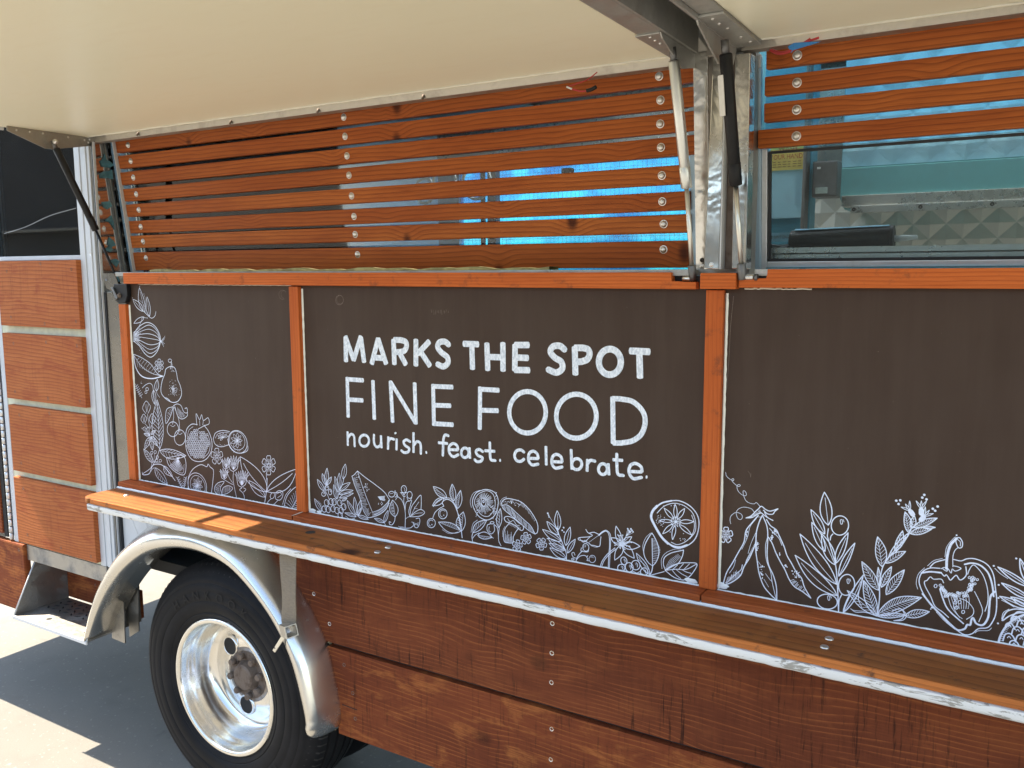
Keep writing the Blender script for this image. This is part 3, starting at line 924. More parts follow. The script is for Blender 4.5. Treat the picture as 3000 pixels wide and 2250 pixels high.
# lumps where the beads meet in the corners
for (lx, lz, s) in ((-1.690, 1.037, 1.0), (-0.585, 1.037, 1.2), (-0.517, 1.040, 1.2), (-1.665, 1.035, 0.8)):
    V = []
    n = 14
    for q in range(n):
        a = 2 * math.pi * q / n
        V.append((lx + 0.012 * s * math.cos(a) * RND.uniform(.7, 1.25), -0.001, lz + 0.0055 * s * math.sin(a) * RND.uniform(.7, 1.3)))
    V.append((lx, -0.006, lz))
    link('caulk_lump', mesh_from(V, [(q, (q + 1) % n, n) for q in range(n)], True), 'caulk', T)

# counter rail with notches for the strut feet
prism('counter_rail', [(-2.447, 1.667), (-0.584, 1.6625), (-0.584, 1.6775), (-0.638, 1.6775), (-0.638, 1.697), (-2.447, 1.701)], -0.022, -0.001, 'rail', T, 0.0015)
prism('counter_rail', [(-0.497, 1.6665), (1.30, 1.6690), (1.30, 1.7035), (-0.441, 1.7025), (-0.441, 1.6835), (-0.497, 1.6835)], -0.022, -0.001, 'rail', T, 0.0015)
box('rail_block', -0.573, -0.500, -0.031, -0.002, 1.6635, 1.6955, 'rail', T, 0.002)
box('strut_pocket', -0.64, -0.576, 0.001, 0.045, 1.664, 1.6895, 'dark', T, 0)
box('strut_pocket', -0.498, -0.438, 0.001, 0.045, 1.664, 1.6895, 'dark', T, 0)
box('tape_scrap', -0.632, -0.606, 0.000, 0.001, 1.690, 1.6965, 'label', T, 0)
box('tape_scrap', -0.468, -0.442, 0.000, 0.001, 1.6925, 1.6985, 'label', T, 0)
bead('caulk_bead', -2.40, -1.74, -0.004, -0.0003, 1.6635, 1.6655, 'cream_caulk', 'x', 0.0025, 80)
bead('caulk_bead', -0.490, -0.36, -0.004, -0.0003, 1.6625, 1.6655, 'cream_caulk', 'x', 0.004, 24)

for (a, b) in ((-2.496, -1.7205), (-1.7155, -0.5495), (-0.5470, 1.30)):
    box('panel_trim', a, b, -0.052, 0.0, 1.0150, 1.0300, 'trim', T, 0.0022)
box('trim_backing', -2.49, 1.30, -0.045, 0.0, 1.0085, 1.0149, 'caulk', T, 0)
bead('caulk_bead', -2.498, 1.30, -0.0565, -0.0522, 1.0075, 1.0148, 'caulk', 'x', 0.0014, 420)
bead('joint_filler', -1.7200, -1.7158, -0.0535, -0.006, 1.0295, 1.0310, 'cream_caulk', 'x', 0.001, 3)

# ---- serving shelf
sh_pts = [(-2.506, -0.05), (-2.506, -0.140)]
for k in range(1, 7):
    a = math.pi / 2 * k / 6
    sh_pts.append((-2.466 - 0.040 * math.cos(a), -0.140 - 0.038 * math.sin(a)))
sh_pts += [(-2.455, -0.1715), (1.30, -0.1715), (1.30, -0.0), (-2.49, -0.0)]
shelf = prism('serving_shelf', sh_pts, 0.9905, 1.0080, 'shelf', T, 0.003, 'xy')
shelf['label'] = 'long worn wooden shelf below the painted panels'
for (bx, by) in ((-1.352, -0.126), (-1.353, -0.083), (-0.284, -0.088), (-0.284, -0.131), (-2.391, -0.096)):
    dome('bolt', bx, by, 1.008, 0.0085, 0.004, 'bolt', shelf, (0, 0, 1), 16, False)
rod('bolt_hole', (-1.615, -0.088, 1.0030), (-1.615, -0.088, 1.0084), 0.0135, 'dark', shelf, seg=20)
box('shelf_nosing', -2.455, 1.30, -0.1775, -0.1700, 0.9908, 1.0076, 'nosing', shelf, 0.0025)
# chipped white edge board under the shelf
bm = bmesh.new()
prev = None
N = 220
for i in range(N + 1):
    x = -2.478 + 3.778 * i / N
    a = RND.uniform(-0.0012, 0.0012)
    b = RND.uniform(-0.0008, 0.0008)
    ring = [(x, -0.150, 0.966), (x, -0.168 + b, 0.9662 + a * .5), (x, -0.1735 + b, 0.971 + a * .5), (x, -0.1738 + b, 0.986 + a), (x, -0.168, 0.9898), (x, -0.150, 0.9898)]
    ring = [bm.verts.new(p) for p in ring]
    if prev:
        for q in range(5):
            bm.faces.new((prev[q], prev[q + 1], ring[q + 1], ring[q]))
    else:
        bm.faces.new(ring)
    prev = ring
eb = bm_done(bm, 'shelf_edge_board', 'chipped_white', shelf, True)
shade_auto(eb, 50)
box('shelf_bracket', -2.46, 1.3, -0.149, 0.02, 0.968, 0.9895, 'alu_dark', shelf, 0)

# ---- lower cladding: two rough planks cut round the wheel arch
ARCH = [(-1.606, 0.398), (-1.612, 0.50), (-1.632, 0.60), (-1.672, 0.69), (-1.735, 0.78), (-1.81, 0.86), (-1.90, 0.93), (-1.95, 0.967)]
def arch_x(z):
    for (xa, za), (xb, zb) in zip(ARCH, ARCH[1:]):
        if za <= z <= zb:
            return xa + (xb - xa) * (z - za) / (zb - za)
    return ARCH[-1][0]
def plank(z0, z1, mat, y0=-0.012, y1=0.014):
    zs = [z0 + (z1 - z0) * k / 8 for k in range(9)]
    pts = [(arch_x(z), z) for z in zs]
    pts = [(1.30, z0)] + [(1.30, z1)] + list(reversed(pts))
    return prism('cladding_plank', pts, y0, y1, mat, T, 0.0)
pa = plank(0.666, 0.966, 'plank')
pa['label'] = 'dark rough sawn plank just under the shelf'
pb = plank(0.399, 0.653, 'plank_worn')
pb['label'] = 'worn lighter plank along the bottom of the truck side'
for (sx, sz) in ((-0.919, 0.874), (-0.920, 0.800), (-0.921, 0.726), (-1.685, 0.797), (-1.629, 0.720), (0.3, 0.80), (0.3, 0.72)):
    screw(sx, -0.012, sz, 0.0058, pa)
for (sx, sz) in ((-0.920, 0.608), (-0.922, 0.529), (-0.924, 0.450), (-1.579, 0.611), (-1.550, 0.535), (-1.543, 0.461)):
    screw(sx, -0.012, sz, 0.0055, pb, mat='rust' if sx < -1 else 'bolt')
box('plank_gap_batten', -1.63, 1.3, 0.006, 0.0215, 0.640, 0.680, 'dark', T, 0)
# narrow split-off strip at the arch end of the lower plank
rod('plank_crack', (-1.590, -0.0122, 0.4905), (-1.535, -0.0122, 0.4885), 0.0012, 'dark', pb, seg=6)
# ---- rear door with planks
door = bpy.data.objects.new('door', None)
COL.objects.link(door)
door.parent = T
door['label'] = 'narrow door with dark window and four orange planks'
box('door_skin', -3.215, -2.692, 0.0, 0.03, 0.70, 1.742, 'pale_strip', door, 0)
for (z0, z1) in ((1.516, 1.744), (1.252, 1.489), (0.984, 1.228), (0.712, 0.960)):
    xo = RND.uniform(-0.004, 0.004)
    dp = box('plank', -3.165 + xo, -2.6895 + xo * 0.5, -0.021, -0.0005, z0, z1, 'door_plank', door, 0.002)
for (dx, fz) in ((-3.10, 0.86), (-2.90, 0.93), (-2.715, 0.86), (-3.10, 0.14), (-2.90, 0.08), (-2.715, 0.10)):
    for (z0, z1) in ((1.516, 1.744), (1.252, 1.489), (0.984, 1.228), (0.712, 0.960)):
        screw(dx + RND.uniform(-.008, .008), -0.021, z0 + (z1 - z0) * (fz + RND.uniform(-.03, .03)), 0.0050, door, mat='rust')
st = box('door_stile', -2.6915, -2.6635, -0.004, 0.03, 0.70, 2.26, 'alu_white', door, 0.002)
box('door_stile', -2.6633, -2.6140, -0.001, 0.03, 0.70, 2.26, 'alu_white', door, 0.003)
box('door_stile', -2.650, -2.6285, -0.0045, -0.0012, 0.70, 2.26, 'alu_white', door, 0.0015)
box('door_stile', -3.225, -3.1980, -0.003, 0.03, 0.70, 2.26, 'alu_white', door, 0.002)
box('door_rail', -3.198, -2.6920, -0.003, 0.03, 1.745, 1.760, 'alu_white', door, 0.0015)
dg = box('door_glass', -3.197, -2.692, 0.012, 0.017, 1.760, 2.26, 'glass', door, 0)
dg['label'] = 'dark scratched window pane of the door'
box('glass_gasket', -3.197, -3.190, 0.004, 0.012, 1.761, 2.26, 'rubber_seal', door, 0)
box('glass_gasket', -2.700, -2.6925, 0.004, 0.012, 1.761, 2.26, 'rubber_seal', door, 0)
tube('glass_scratch', [(-3.16, 0.0115, 1.842), (-3.02, 0.0115, 1.862), (-2.87, 0.0115, 1.895), (-2.72, 0.0115, 1.914)], 0.0006, 'white_plastic', door, 5, 4)
screw(-2.634, -0.0048, 1.762, 0.005, door)
screw(-2.634, -0.0048, 1.365, 0.005, door)
screw(-2.634, -0.0048, 0.905, 0.005, door)
# piano hinge on the left edge, each knuckle
for k in range(58):
    z = 0.705 + k * 0.0262
    rod('hinge_knuckle', (-3.240, -0.004, z), (-3.240, -0.004, z + 0.0235), 0.0075, 'alu', door, seg=10, bevel=0.001)
box('cab_interior', -4.10, -2.64, 0.9, 0.95, 0.75, 2.40, 'dark', T, 0)
box('cab_seat_back', -3.9, -3.35, 0.45, 0.8, 1.3, 2.0, 'black', T, 0.03)
box('cab_shelf', -3.1, -2.70, 0.55, 0.85, 1.78, 1.98, 'film_steel', T, 0.01)
# rubber seals and body strip right of the door
box('door_seal', -2.6130, -2.5990, 0.004, 0.03, 0.72, 2.20, 'alu_dark', T, 0.002)
box('door_seal', -2.5985, -2.5870, -0.003, 0.03, 0.72, 2.115, 'rubber_seal', T, 0.003)
box('door_seal_bead', -2.5868, -2.5848, -0.006, 0.03, 0.72, 2.115, 'alu_white', T, 0.0004)
box('body_strip', -2.5846, -2.5755, 0.0, 0.016, 0.72, 1.639, 'rubber_seal', T, 0.001)
# panel and plank behind the door, at the picture's left edge
box('rear_panel', -4.13, -3.262, 0.012, 0.03, 0.71, 2.26, 'alu_white', T, 0)
rp = box('rear_plank', -4.10, -3.292, -0.012, 0.0115, 0.965, 1.205, 'plank_worn', T, 0.003)
box('rear_plank', -4.10, -3.285, -0.012, 0.0115, 0.722, 0.955, 'plank_worn', T, 0.003)
box('rear_plank', -4.10, -3.30, -0.012, 0.0115, 1.215, 1.50, 'plank_worn', T, 0.003)
box('rear_edge_strip', -3.2845, -3.262, -0.006, 0.0115, 0.71, 1.50, 'dark', T, 0.001)
lp = box('skirt_plank', -4.10, -3.150, -0.014, 0.012, 0.432, 0.699, 'plank_worn', T, 0.006)
lp['label'] = 'dark plank with a knot left of the step'
for (sx, sz) in ((-3.18, 0.676), (-3.20, 0.47)):
    screw(sx, -0.014, sz, 0.0055, lp, mat='rust')

# ---- entry step: open box of bent plate
step = bpy.data.objects.new('entry_step', None)
COL.objects.link(step)
step.parent = T
step['label'] = 'grey metal entry step below the door'
box('apron', -3.148, -2.665, -0.002, 0.012, 0.640, 0.698, 'step', step, 0.001)
prism('side_plate', [(0.018, 0.640), (-0.075, 0.450), (-0.070, 0.448), (0.135, 0.448), (0.135, 0.640)], -3.133, -3.130, 'step', step, 0, 'yz')
prism('side_plate', [(0.018, 0.640), (-0.075, 0.450), (-0.070, 0.448), (0.135, 0.448), (0.135, 0.640)], -2.690, -2.687, 'step', step, 0, 'yz')
rod('side_edge', (-3.1315, 0.020, 0.642), (-3.1315, -0.077, 0.452), 0.003, 'alu_white', step, seg=8)
rod('side_edge', (-2.6885, 0.020, 0.642), (-2.6885, -0.077, 0.452), 0.003, 'alu_white', step, seg=8)
box('tread', -3.1295, -2.6905, -0.075, 0.132, 0.447, 0.4515, 'step', step, 0)
box('tread_nose', -3.136, -2.684, -0.081, -0.0755, 0.441, 0.4535, 'alu_white', step, 0.001)
for dx in (-2.99, -2.76):
    rod('tread_hole', (dx, -0.028, 0.449), (dx, -0.028, 0.4519), 0.010, 'dark', step, seg=14)
mat_bm = bmesh.new()
for i in range(11):
    for jj in range(4):
        cx, cy = -3.10 + i * 0.036 + (jj % 2) * 0.018, 0.035 + jj * 0.024
        s = 1 if (i + jj) % 2 else -1
        d = Vector((0.011, 0.008 * s, 0)); w = Vector((-0.003 * s, 0.003, 0))
        vs_ = [mat_bm.verts.new(Vector((cx, cy, 0.4522)) + p) for p in (-d, w, d, -w)]
        tp = mat_bm.verts.new((cx, cy, 0.4555))
        for q in range(4):
            mat_bm.faces.new((vs_[q], vs_[(q + 1) % 4], tp))
bm_done(mat_bm, 'tread_pattern', 'dark', step)['kind'] = 'stuff'
kb = box('kick_board', -3.129, -2.691, 0.1335, 0.150, 0.4560, 0.560, 'plank_worn', step, 0.002)
screw(-2.95, 0.1335, 0.535, 0.005, kb, mat='rust')

# ---- body skin round the wheel, fender, flaps
sk = prism('quilted_skin', [(-2.574, 0.965), (-2.574, 0.720), (-2.45, 0.740), (-2.36, 0.830), (-2.20, 0.905), (-2.10, 0.964)], 0.010, 0.014, 'alu_white', T)
for k in range(5):
    rod('emboss_line', (-2.565 + k * 0.06, 0.0098, 0.955), (-2.565 + k * 0.06 + 0.09, 0.0098, 0.80 + 0.03 * k), 0.0010, 'alu', sk, seg=6)
rod('emboss_line', (-2.50, 0.0095, 0.74), (-2.30, 0.0095, 0.955), 0.006, 'alu_white', sk, seg=10)
prism('corner_plate', [(-2.686, 0.698), (-2.620, 0.698), (-2.610, 0.60), (-2.618, 0.425), (-2.690, 0.428)], 0.018, 0.022, 'step', T)
prism('splash_plate', [(-2.650, 0.72), (-2.580, 0.735), (-2.592, 0.56), (-2.598, 0.458), (-2.652, 0.425)], 0.060, 0.064, 'step', T)
box('wheel_house', -2.25, -1.60, 0.30, 0.32, 0.60, 0.97, 'dark', T, 0)
box('wheel_house_roof', -2.58, -1.62, 0.03, 0.32, 0.955, 0.965, 'dark', T, 0)
box('chassis_rail', -4.0, 2.2, 0.45, 0.53, 0.50, 0.66, 'dark', T, 0.005)
box('chassis_rail', -4.0, 2.2, 1.27, 1.35, 0.50, 0.66, 'dark', T, 0.005)
rod('axle', (-2.10, 0.25, 0.4045), (-2.10, 1.6, 0.4045), 0.055, 'dark', T)
tube('hanging_cable', [(-2.42, 0.22, 0.80), (-2.44, 0.20, 0.72), (-2.40, 0.19, 0.675), (-2.335, 0.18, 0.70), (-2.31, 0.18, 0.80)], 0.0055, 'black', T, 8, 6)
prism('spring_shackle', [(-2.335, 0.95), (-2.30, 0.95), (-2.27, 0.72), (-2.33, 0.74)], 0.30, 0.36, 'alu_dark', T)

# fender: bulged arch lofted from inner lip to outer edge
FEN = [((-2.690, 0.455), (-2.715, 0.448)), ((-2.625, 0.560), (-2.662, 0.580)), ((-2.550, 0.655), (-2.600, 0.692)), ((-2.440, 0.755), (-2.500, 0.815)),
       ((-2.300, 0.838), (-2.350, 0.915)), ((-2.150, 0.876), (-2.170, 0.968)), ((-2.020, 0.876), (-1.995, 0.968)), ((-1.905, 0.846), (-1.860, 0.915)),
       ((-1.775, 0.757), (-1.728, 0.790)), ((-1.694, 0.648), (-1.645, 0.670)), ((-1.650, 0.525), (-1.606, 0.525)), ((-1.636, 0.450), (-1.600, 0.440)), ((-1.640, 0.405), (-1.622, 0.398))]
I = smooth_path([Vector((a[0], a[1], 0)) for a, b in FEN], 6)
O = smooth_path([Vector((b[0], b[1], 0)) for a, b in FEN], 6)
SEC = [(0.03, 0.060), (0.02, -0.055), (0.0, -0.075), (0.06, -0.098), (0.22, -0.112), (0.42, -0.108), (0.62, -0.085), (0.80, -0.050), (0.93, -0.020), (1.0, 0.004)]
V, Fc = [], []
nI = len(I)
for i, (a, b) in enumerate(zip(I, O)):
    f = i / (nI - 1)
    end = 1.0
    if f > 0.90:                              # rounded-over tip at the right foot
        end = math.sqrt(max(0.0, 1 - ((f - 0.90) / 0.10) ** 2))
    if f < 0.35:
        end = 0.72 + 0.28 * (f / 0.35)        # flattens towards the step
    m = (a + b) / 2
    sq = 1.0 if f <= 0.90 else max(0.15, end)
    for (s, y) in SEC:
        p = a.lerp(b, s)
        p = m + (p - m) * sq
        V.append((p.x, y * end - (0.004 if f > 0.9 else 0), p.y))
ns = len(SEC)
for i in range(nI - 1):
    for k in range(ns - 1):
        Fc.append((i * ns + k, i * ns + k + 1, (i + 1) * ns + k + 1, (i + 1) * ns + k))
Fc.append(tuple(range((nI - 1) * ns, nI * ns)))
fender = link('fender', mesh_from(V, Fc, True), 'fender', T)
so = fender.modifiers.new('thickness', 'SOLIDIFY')
so.thickness = 0.003
fender['label'] = 'polished metal fender arching over the wheel'

# ---- dual rear wheel
wheel = bpy.data.objects.new('wheel', None)
COL.objects.link(wheel)
wheel.parent = T
wheel['label'] = 'black tyre on a deep polished rim'
WX, WZ = -2.10, 0.4045
RT = 0.402
tyre_prof = [(0.214, 0.016), (0.222, 0.002), (0.232, -0.004), (0.240, -0.0075), (0.243, -0.0060), (0.247, -0.0092), (0.262, -0.013), (0.280, -0.0150), (0.283, -0.0135), (0.286, -0.0153), (0.310, -0.0150), (0.313, -0.0135), (0.316, -0.0146),
             (0.335, -0.0115), (0.340, -0.0085), (0.3425, -0.0095), (0.356, -0.0040), (0.359, -0.001), (0.366, 0.003), (0.377, 0.010), (0.386, 0.020), (0.392, 0.028),
             (0.395, 0.034), (0.398, 0.052), (0.391, 0.054), (0.391, 0.061), (0.399, 0.063), (0.4005, 0.089), (0.392, 0.091), (0.392, 0.099), (0.4015, 0.101),
             (0.4015, 0.129), (0.392, 0.131), (0.392, 0.139), (0.4005, 0.141), (0.399, 0.167), (0.391, 0.169), (0.391, 0.176), (0.398, 0.178), (0.394, 0.200), (0.37, 0.222), (0.30, 0.238), (0.224, 0.226)]
ty = lathe('tyre', WX, WZ, tyre_prof, 'tyre', wheel, 128)
shade_auto(ty, 50)
# shoulder notches of the tread
nb = bmesh.new()
for i in range(96):
    a = 2 * math.pi * i / 96
    ca, sa = math.cos(a), math.sin(a)
    def PT(r, y, t):
        aa = a + t
        return nb.verts.new((WX + r * math.cos(aa), y, WZ + r * math.sin(aa)))
    q = [PT(0.3700, 0.0045, 0.0), PT(0.3700, 0.0045, 0.010), PT(0.3945, 0.029, 0.016), PT(0.3945, 0.029, 0.003), PT(0.3990, 0.050, 0.014), PT(0.3990, 0.050, 0.003)]
    nb.faces.new((q[0], q[1], q[2], q[3])); nb.faces.new((q[3], q[2], q[4], q[5]))
bm_done(nb, 'tread_notch', 'dark', ty)['kind'] = 'stuff'
inner = lathe('inner_tyre', WX, WZ, [(r, y + 0.285) for r, y in tyre_prof], 'tyre', wheel, 96)
# raised sidewall lettering
def sidewall(word, r, a0, da, size):
    for k, ch in enumerate(word):
        if ch == ' ':
            continue
        me = text_mesh(ch, size)
        a = math.radians(a0 - k * da)
        rad = Vector((math.cos(a), 0, math.sin(a)))
        tang = Vector((math.sin(a), 0, -math.cos(a)))
        rr = [(0.232, -0.004), (0.262, -0.013), (0.280, -0.0155), (0.310, -0.0155), (0.335, -0.0115)]
        for v in me.vertices:
            x_, y_ = v.co.x, v.co.y
            p = Vector((WX, 0, WZ)) + rad * (r + y_) + tang * x_
            v.co = (p.x, -0.0172, p.z)
        lo = link('raised_letter', me, 'tyre_letter', ty)
M['tyre_letter'] = plain('raised_tyre_letter', (0.0125, 0.0128, 0.014), 0.55, 0.1, 60, 0.0, 0.0, 0.2)
sidewall('HANKOOK', 0.300, 128, 10.5, 0.042)
sidewall('HANKOOK', 0.300, -40, 10.5, 0.042)
# rim
rim = bpy.data.objects.new('rim', None)
rim_prof = [(0.2235, 0.012), (0.2240, 0.000), (0.2225, -0.004), (0.2180, -0.0065), (0.2110, -0.0060), (0.2070, -0.0020), (0.2045, 0.006), (0.2040, 0.020),
            (0.1990, 0.034), (0.1930, 0.045), (0.1900, 0.070), (0.1860, 0.092), (0.1760, 0.108), (0.160, 0.116), (0.140, 0.114), (0.125, 0.108), (0.110, 0.1045), (0.095, 0.104), (0.080, 0.106), (0.068, 0.109)]
seg = 180
holes = [(0.112, math.radians(134)), (0.108, math.radians(-97)), (0.112, math.radians(18))]
rm = lathe('rim', WX, WZ, rim_prof, 'chrome', wheel, seg)
rm['label'] = 'deep polished rim with round hand holes'
disc_y = 0.1035
for (hr, ha) in holes:
    hx, hz = WX + hr * math.cos(ha), WZ + hr * math.sin(ha)
    lathe('hand_hole', hx, hz, [(0.0005, 0.0995), (0.0285, 0.0995)], 'dark', rm, 28)
    lathe('hole_lip', hx, hz, [(0.0285, 0.1000), (0.0292, 0.0975), (0.0315, 0.0975), (0.0345, 0.1030), (0.0350, 0.1075)], 'chrome', rm, 28)
lathe('hub_plate', WX, WZ, [(0.092, 0.1060), (0.091, 0.1025), (0.070, 0.1020)], 'hub_stain', wheel, 40)
hub = lathe('hub', WX, WZ, [(0.080, 0.1115), (0.080, 0.1005), (0.066, 0.098), (0.050, 0.101), (0.046, 0.092), (0.042, 0.078), (0.036, 0.074), (0.020, 0.0735), (0.0005, 0.073)], 'rust', wheel, 40)
shade_auto(hub, 30)
for k in range(8):
    a = 2 * math.pi * k / 8 + 0.2
    lathe('nut_seat', WX + 0.066 * math.cos(a), WZ + 0.066 * math.sin(a), [(0.014, 0.101), (0.0135, 0.096), (0.0005, 0.096)], 'rust', wheel, 14)
    rod('lug_nut', (WX + 0.066 * math.cos(a), 0.100, WZ + 0.066 * math.sin(a)), (WX + 0.066 * math.cos(a), 0.078, WZ + 0.066 * math.sin(a)), 0.0120, 'rust', wheel, r1=0.0105, seg=6)
bpy.data.objects.remove(rim)
# ---- awnings
def awning(x0, x1, zb, label):
    a = box('awning', x0, x1, -1.08, -0.012, zb, zb + 0.035, 'cream', T, 0.004)
    a['label'] = label
    bead('paint_edge', x0 + 0.004, x1 - 0.004, -0.018, -0.008, zb - 0.0015, zb + 0.001, 'cream_caulk', 'x', 0.002, 90, a)
    return a
aw1 = awning(-2.640, -0.648, 2.130, 'cream painted underside of the long left awning')
aw2 = awning(-0.474, 1.60, 2.138, 'cream painted underside of the right awning')
box('awning_frame', -0.6475, -0.600, -1.08, -0.012, 2.128, 2.165, 'beam', aw1, 0.003)
box('awning_web', -0.5995, -0.594, -1.08, -0.012, 2.128, 2.19, 'beam', aw1, 0.001)
box('awning_frame', -2.648, -2.6405, -1.08, -0.25, 2.122, 2.165, 'alu_white', aw1, 0.001)
box('awning_frame', -0.518, -0.4745, -1.08, 0.02, 2.136, 2.172, 'beam', aw2, 0.003)
box('awning_web', -0.524, -0.5185, -1.08, -0.012, 2.128, 2.19, 'beam', aw2, 0.001)
box('gap_cover', -0.62, -0.50, -1.08, 0.03, 2.192, 2.20, 'beam', T, 0.001)
box('gap_rib', -0.572, -0.552, -1.05, 0.02, 2.165, 2.1915, 'grey_fit', T, 0.003)
box('pillar_cap', -0.605, -0.505, -0.010, 0.03, 2.129, 2.190, 'alu_dark', T, 0.002)
box('pillar_cap', -0.575, -0.530, -0.020, -0.0105, 2.118, 2.150, 'header', T, 0.001)
# hinge plates with rivets
pl = prism('gusset_plate', [(-0.262, 2.131), (-0.262, 2.116), (-0.150, 2.078), (-0.128, 2.078), (0.012, 2.106), (0.020, 2.131)], -2.606, -2.602, 'alu_dark', aw1, 0, 'yz')
for (yy, zz) in ((-0.235, 2.121), (-0.195, 2.121), (-0.155, 2.122), (-0.075, 2.121), (-0.020, 2.119), (-0.008, 2.113), (0.010, 2.116), (-0.003, 2.123)):
    dome('rivet', -2.602, yy, zz, 0.0035, 0.003, 'bolt', pl, (1, 0, 0), 10, False)
pl2 = box('hinge_plate', -0.650, -0.603, -0.200, -0.010, 2.1245, 2.1278, 'beam', aw1, 0.001)
prism('gusset_plate', [(-0.200, 2.127), (-0.190, 2.118), (-0.085, 2.085), (-0.015, 2.100), (-0.010, 2.127)], -0.6025, -0.5998, 'beam', aw1, 0, 'yz')
for yy in (-0.185, -0.160, -0.135):
    dome('rivet', -0.626, yy, 2.1245, 0.0035, 0.003, 'bolt', pl2, (0, 0, -1), 10, False)
pl3 = box('hinge_plate', -0.520, -0.474, -0.235, 0.030, 2.1310, 2.1355, 'beam', aw2, 0.001)
prism('gusset_plate', [(-0.235, 2.131), (-0.225, 2.122), (-0.110, 2.080), (-0.020, 2.095), (0.0, 2.131)], -0.5235, -0.5202, 'beam', aw2, 0, 'yz')
for (xx, yy) in ((-0.499, -0.215), (-0.499, -0.180), (-0.495, -0.145), (-0.491, -0.075), (-0.485, -0.035), (-0.492, 0.005), (-0.48, 0.005)):
    dome('rivet', xx, yy, 2.1310, 0.0038, 0.003, 'bolt', pl3, (0, 0, -1), 10, False)
for (xx, zz) in ((-2.36, 2.119), (-1.62, 2.1165), (-1.28, 2.116), (-1.95, 2.117)):
    rod('drain_screw', (xx, -0.006, zz - 0.004), (xx, -0.001, zz + 0.006), 0.0030, 'rust', T, seg=8)
# unseen board and bar added over the door to shade wall and shelf
box('shade_board', -4.13, -2.66, -0.172, 0.011, 2.295, 2.312, 'alu_white', T, 0.003)
box('shade_bar', -2.940, -2.914, -0.40, -0.1725, 2.296, 2.311, 'alu_white', T, 0.002)

# ---- gas struts
def strut(top, mid, bot, rc, mat, rodmat, rr, label, clip=None):
    s = bpy.data.objects.new('gas_strut', None)
    COL.objects.link(s)
    s.parent = T
    s['label'] = label
    top, mid, bot = Vector(top), Vector(mid), Vector(bot)
    d = (mid - top).normalized()
    rod('cylinder', top + d * 0.018, mid, rc, mat, s, seg=24, bevel=0.002)
    rod('end_collar', mid - d * 0.042, mid + d * 0.001, rc * 1.06, mat, s, seg=24, bevel=0.001)
    rod('end_fitting', top - d * 0.006, top + d * 0.022, rc * 0.62, 'grey_fit', s, seg=16)
    rod('piston_rod', mid, bot, rr, rodmat, s, seg=16)
    db = (bot - mid).normalized()
    rod('end_fitting', bot - db * 0.022, bot + db * 0.010, rr * 1.75, 'grey_fit', s, seg=12, bevel=0.001)
    return s
s1 = strut((-2.585, -0.135, 2.096), (-2.556, -0.032, 1.836), (-2.505, 0.014, 1.640), 0.0105, 'black', 'black', 0.0042, 'black gas strut slanting down beside the door')
dome('ball_stud', -2.575, -0.134, 2.098, 0.0065, 0.010, 'bolt', s1, (1, -0.2, 0), 14)
rod('blue_clip', (-2.522, 0.000, 1.700), (-2.514, 0.007, 1.672), 0.0060, 'blue_clip', s1, seg=12)
s2 = strut((-0.603, -0.130, 2.110), (-0.600, -0.046, 1.865), (-0.5975, -0.006, 1.690), 0.0105, 'strut_zinc', 'rod', 0.0048, 'bare zinc gas strut in front of the slat ends')
s3 = strut((-0.5015, -0.137, 2.108), (-0.5000, -0.050, 1.865), (-0.4905, -0.021, 1.692), 0.0118, 'black', 'rod', 0.0052, 'black gas strut in front of the pillar')
lb = hexa('sticker', [(-0.5240, -0.125, 1.985), (-0.5120, -0.1305, 1.985), (-0.5120, -0.1265, 1.985), (-0.5240, -0.121, 1.985),
                      (-0.5245, -0.143, 2.055), (-0.5125, -0.1485, 2.055), (-0.5125, -0.1445, 2.055), (-0.5245, -0.139, 2.055)], 'label', s3, 0.001)
lb.location = (0.007, 0.018, 0.0)
# strut feet
rod('ball_stud', (-0.618, -0.006, 1.6840), (-0.596, -0.006, 1.6840), 0.0062, 'bolt', s2, seg=12, bevel=0.001)
rod('ball_stud', (-0.490, -0.019, 1.6870), (-0.468, -0.019, 1.6870), 0.0062, 'bolt', s3, seg=12, bevel=0.001)
rod('ball_stud', (-0.466, -0.019, 1.6870), (-0.460, -0.019, 1.6870), 0.0075, 'grey_fit', s3, seg=6)
bk = prism('strut_bracket', [(-2.505, 1.666), (-2.4405, 1.666), (-2.4405, 1.630), (-2.452, 1.608), (-2.486, 1.604), (-2.500, 1.612), (-2.520, 1.640)], -0.016, -0.001, 'black', T, 0.002)
prism('strut_bracket', [(-2.575, 1.70), (-2.515, 1.70), (-2.490, 1.655), (-2.487, 1.606), (-2.500, 1.612), (-2.520, 1.640), (-2.560, 1.652)], -0.006, -0.003, 'panel_edge', T, 0.0)
dome('ball_stud', -2.478, -0.016, 1.630, 0.007, 0.010, 'rust', bk, (0.3, -1, 0), 12)
prism('strut_foot', [(-2.515, 1.655), (-2.503, 1.655), (-2.482, 1.622), (-2.492, 1.615)], -0.022, -0.014, 'grey_fit', bk, 0.002)
screw(-2.556, -0.0065, 1.682, 0.006, T, mat='grey_fit')

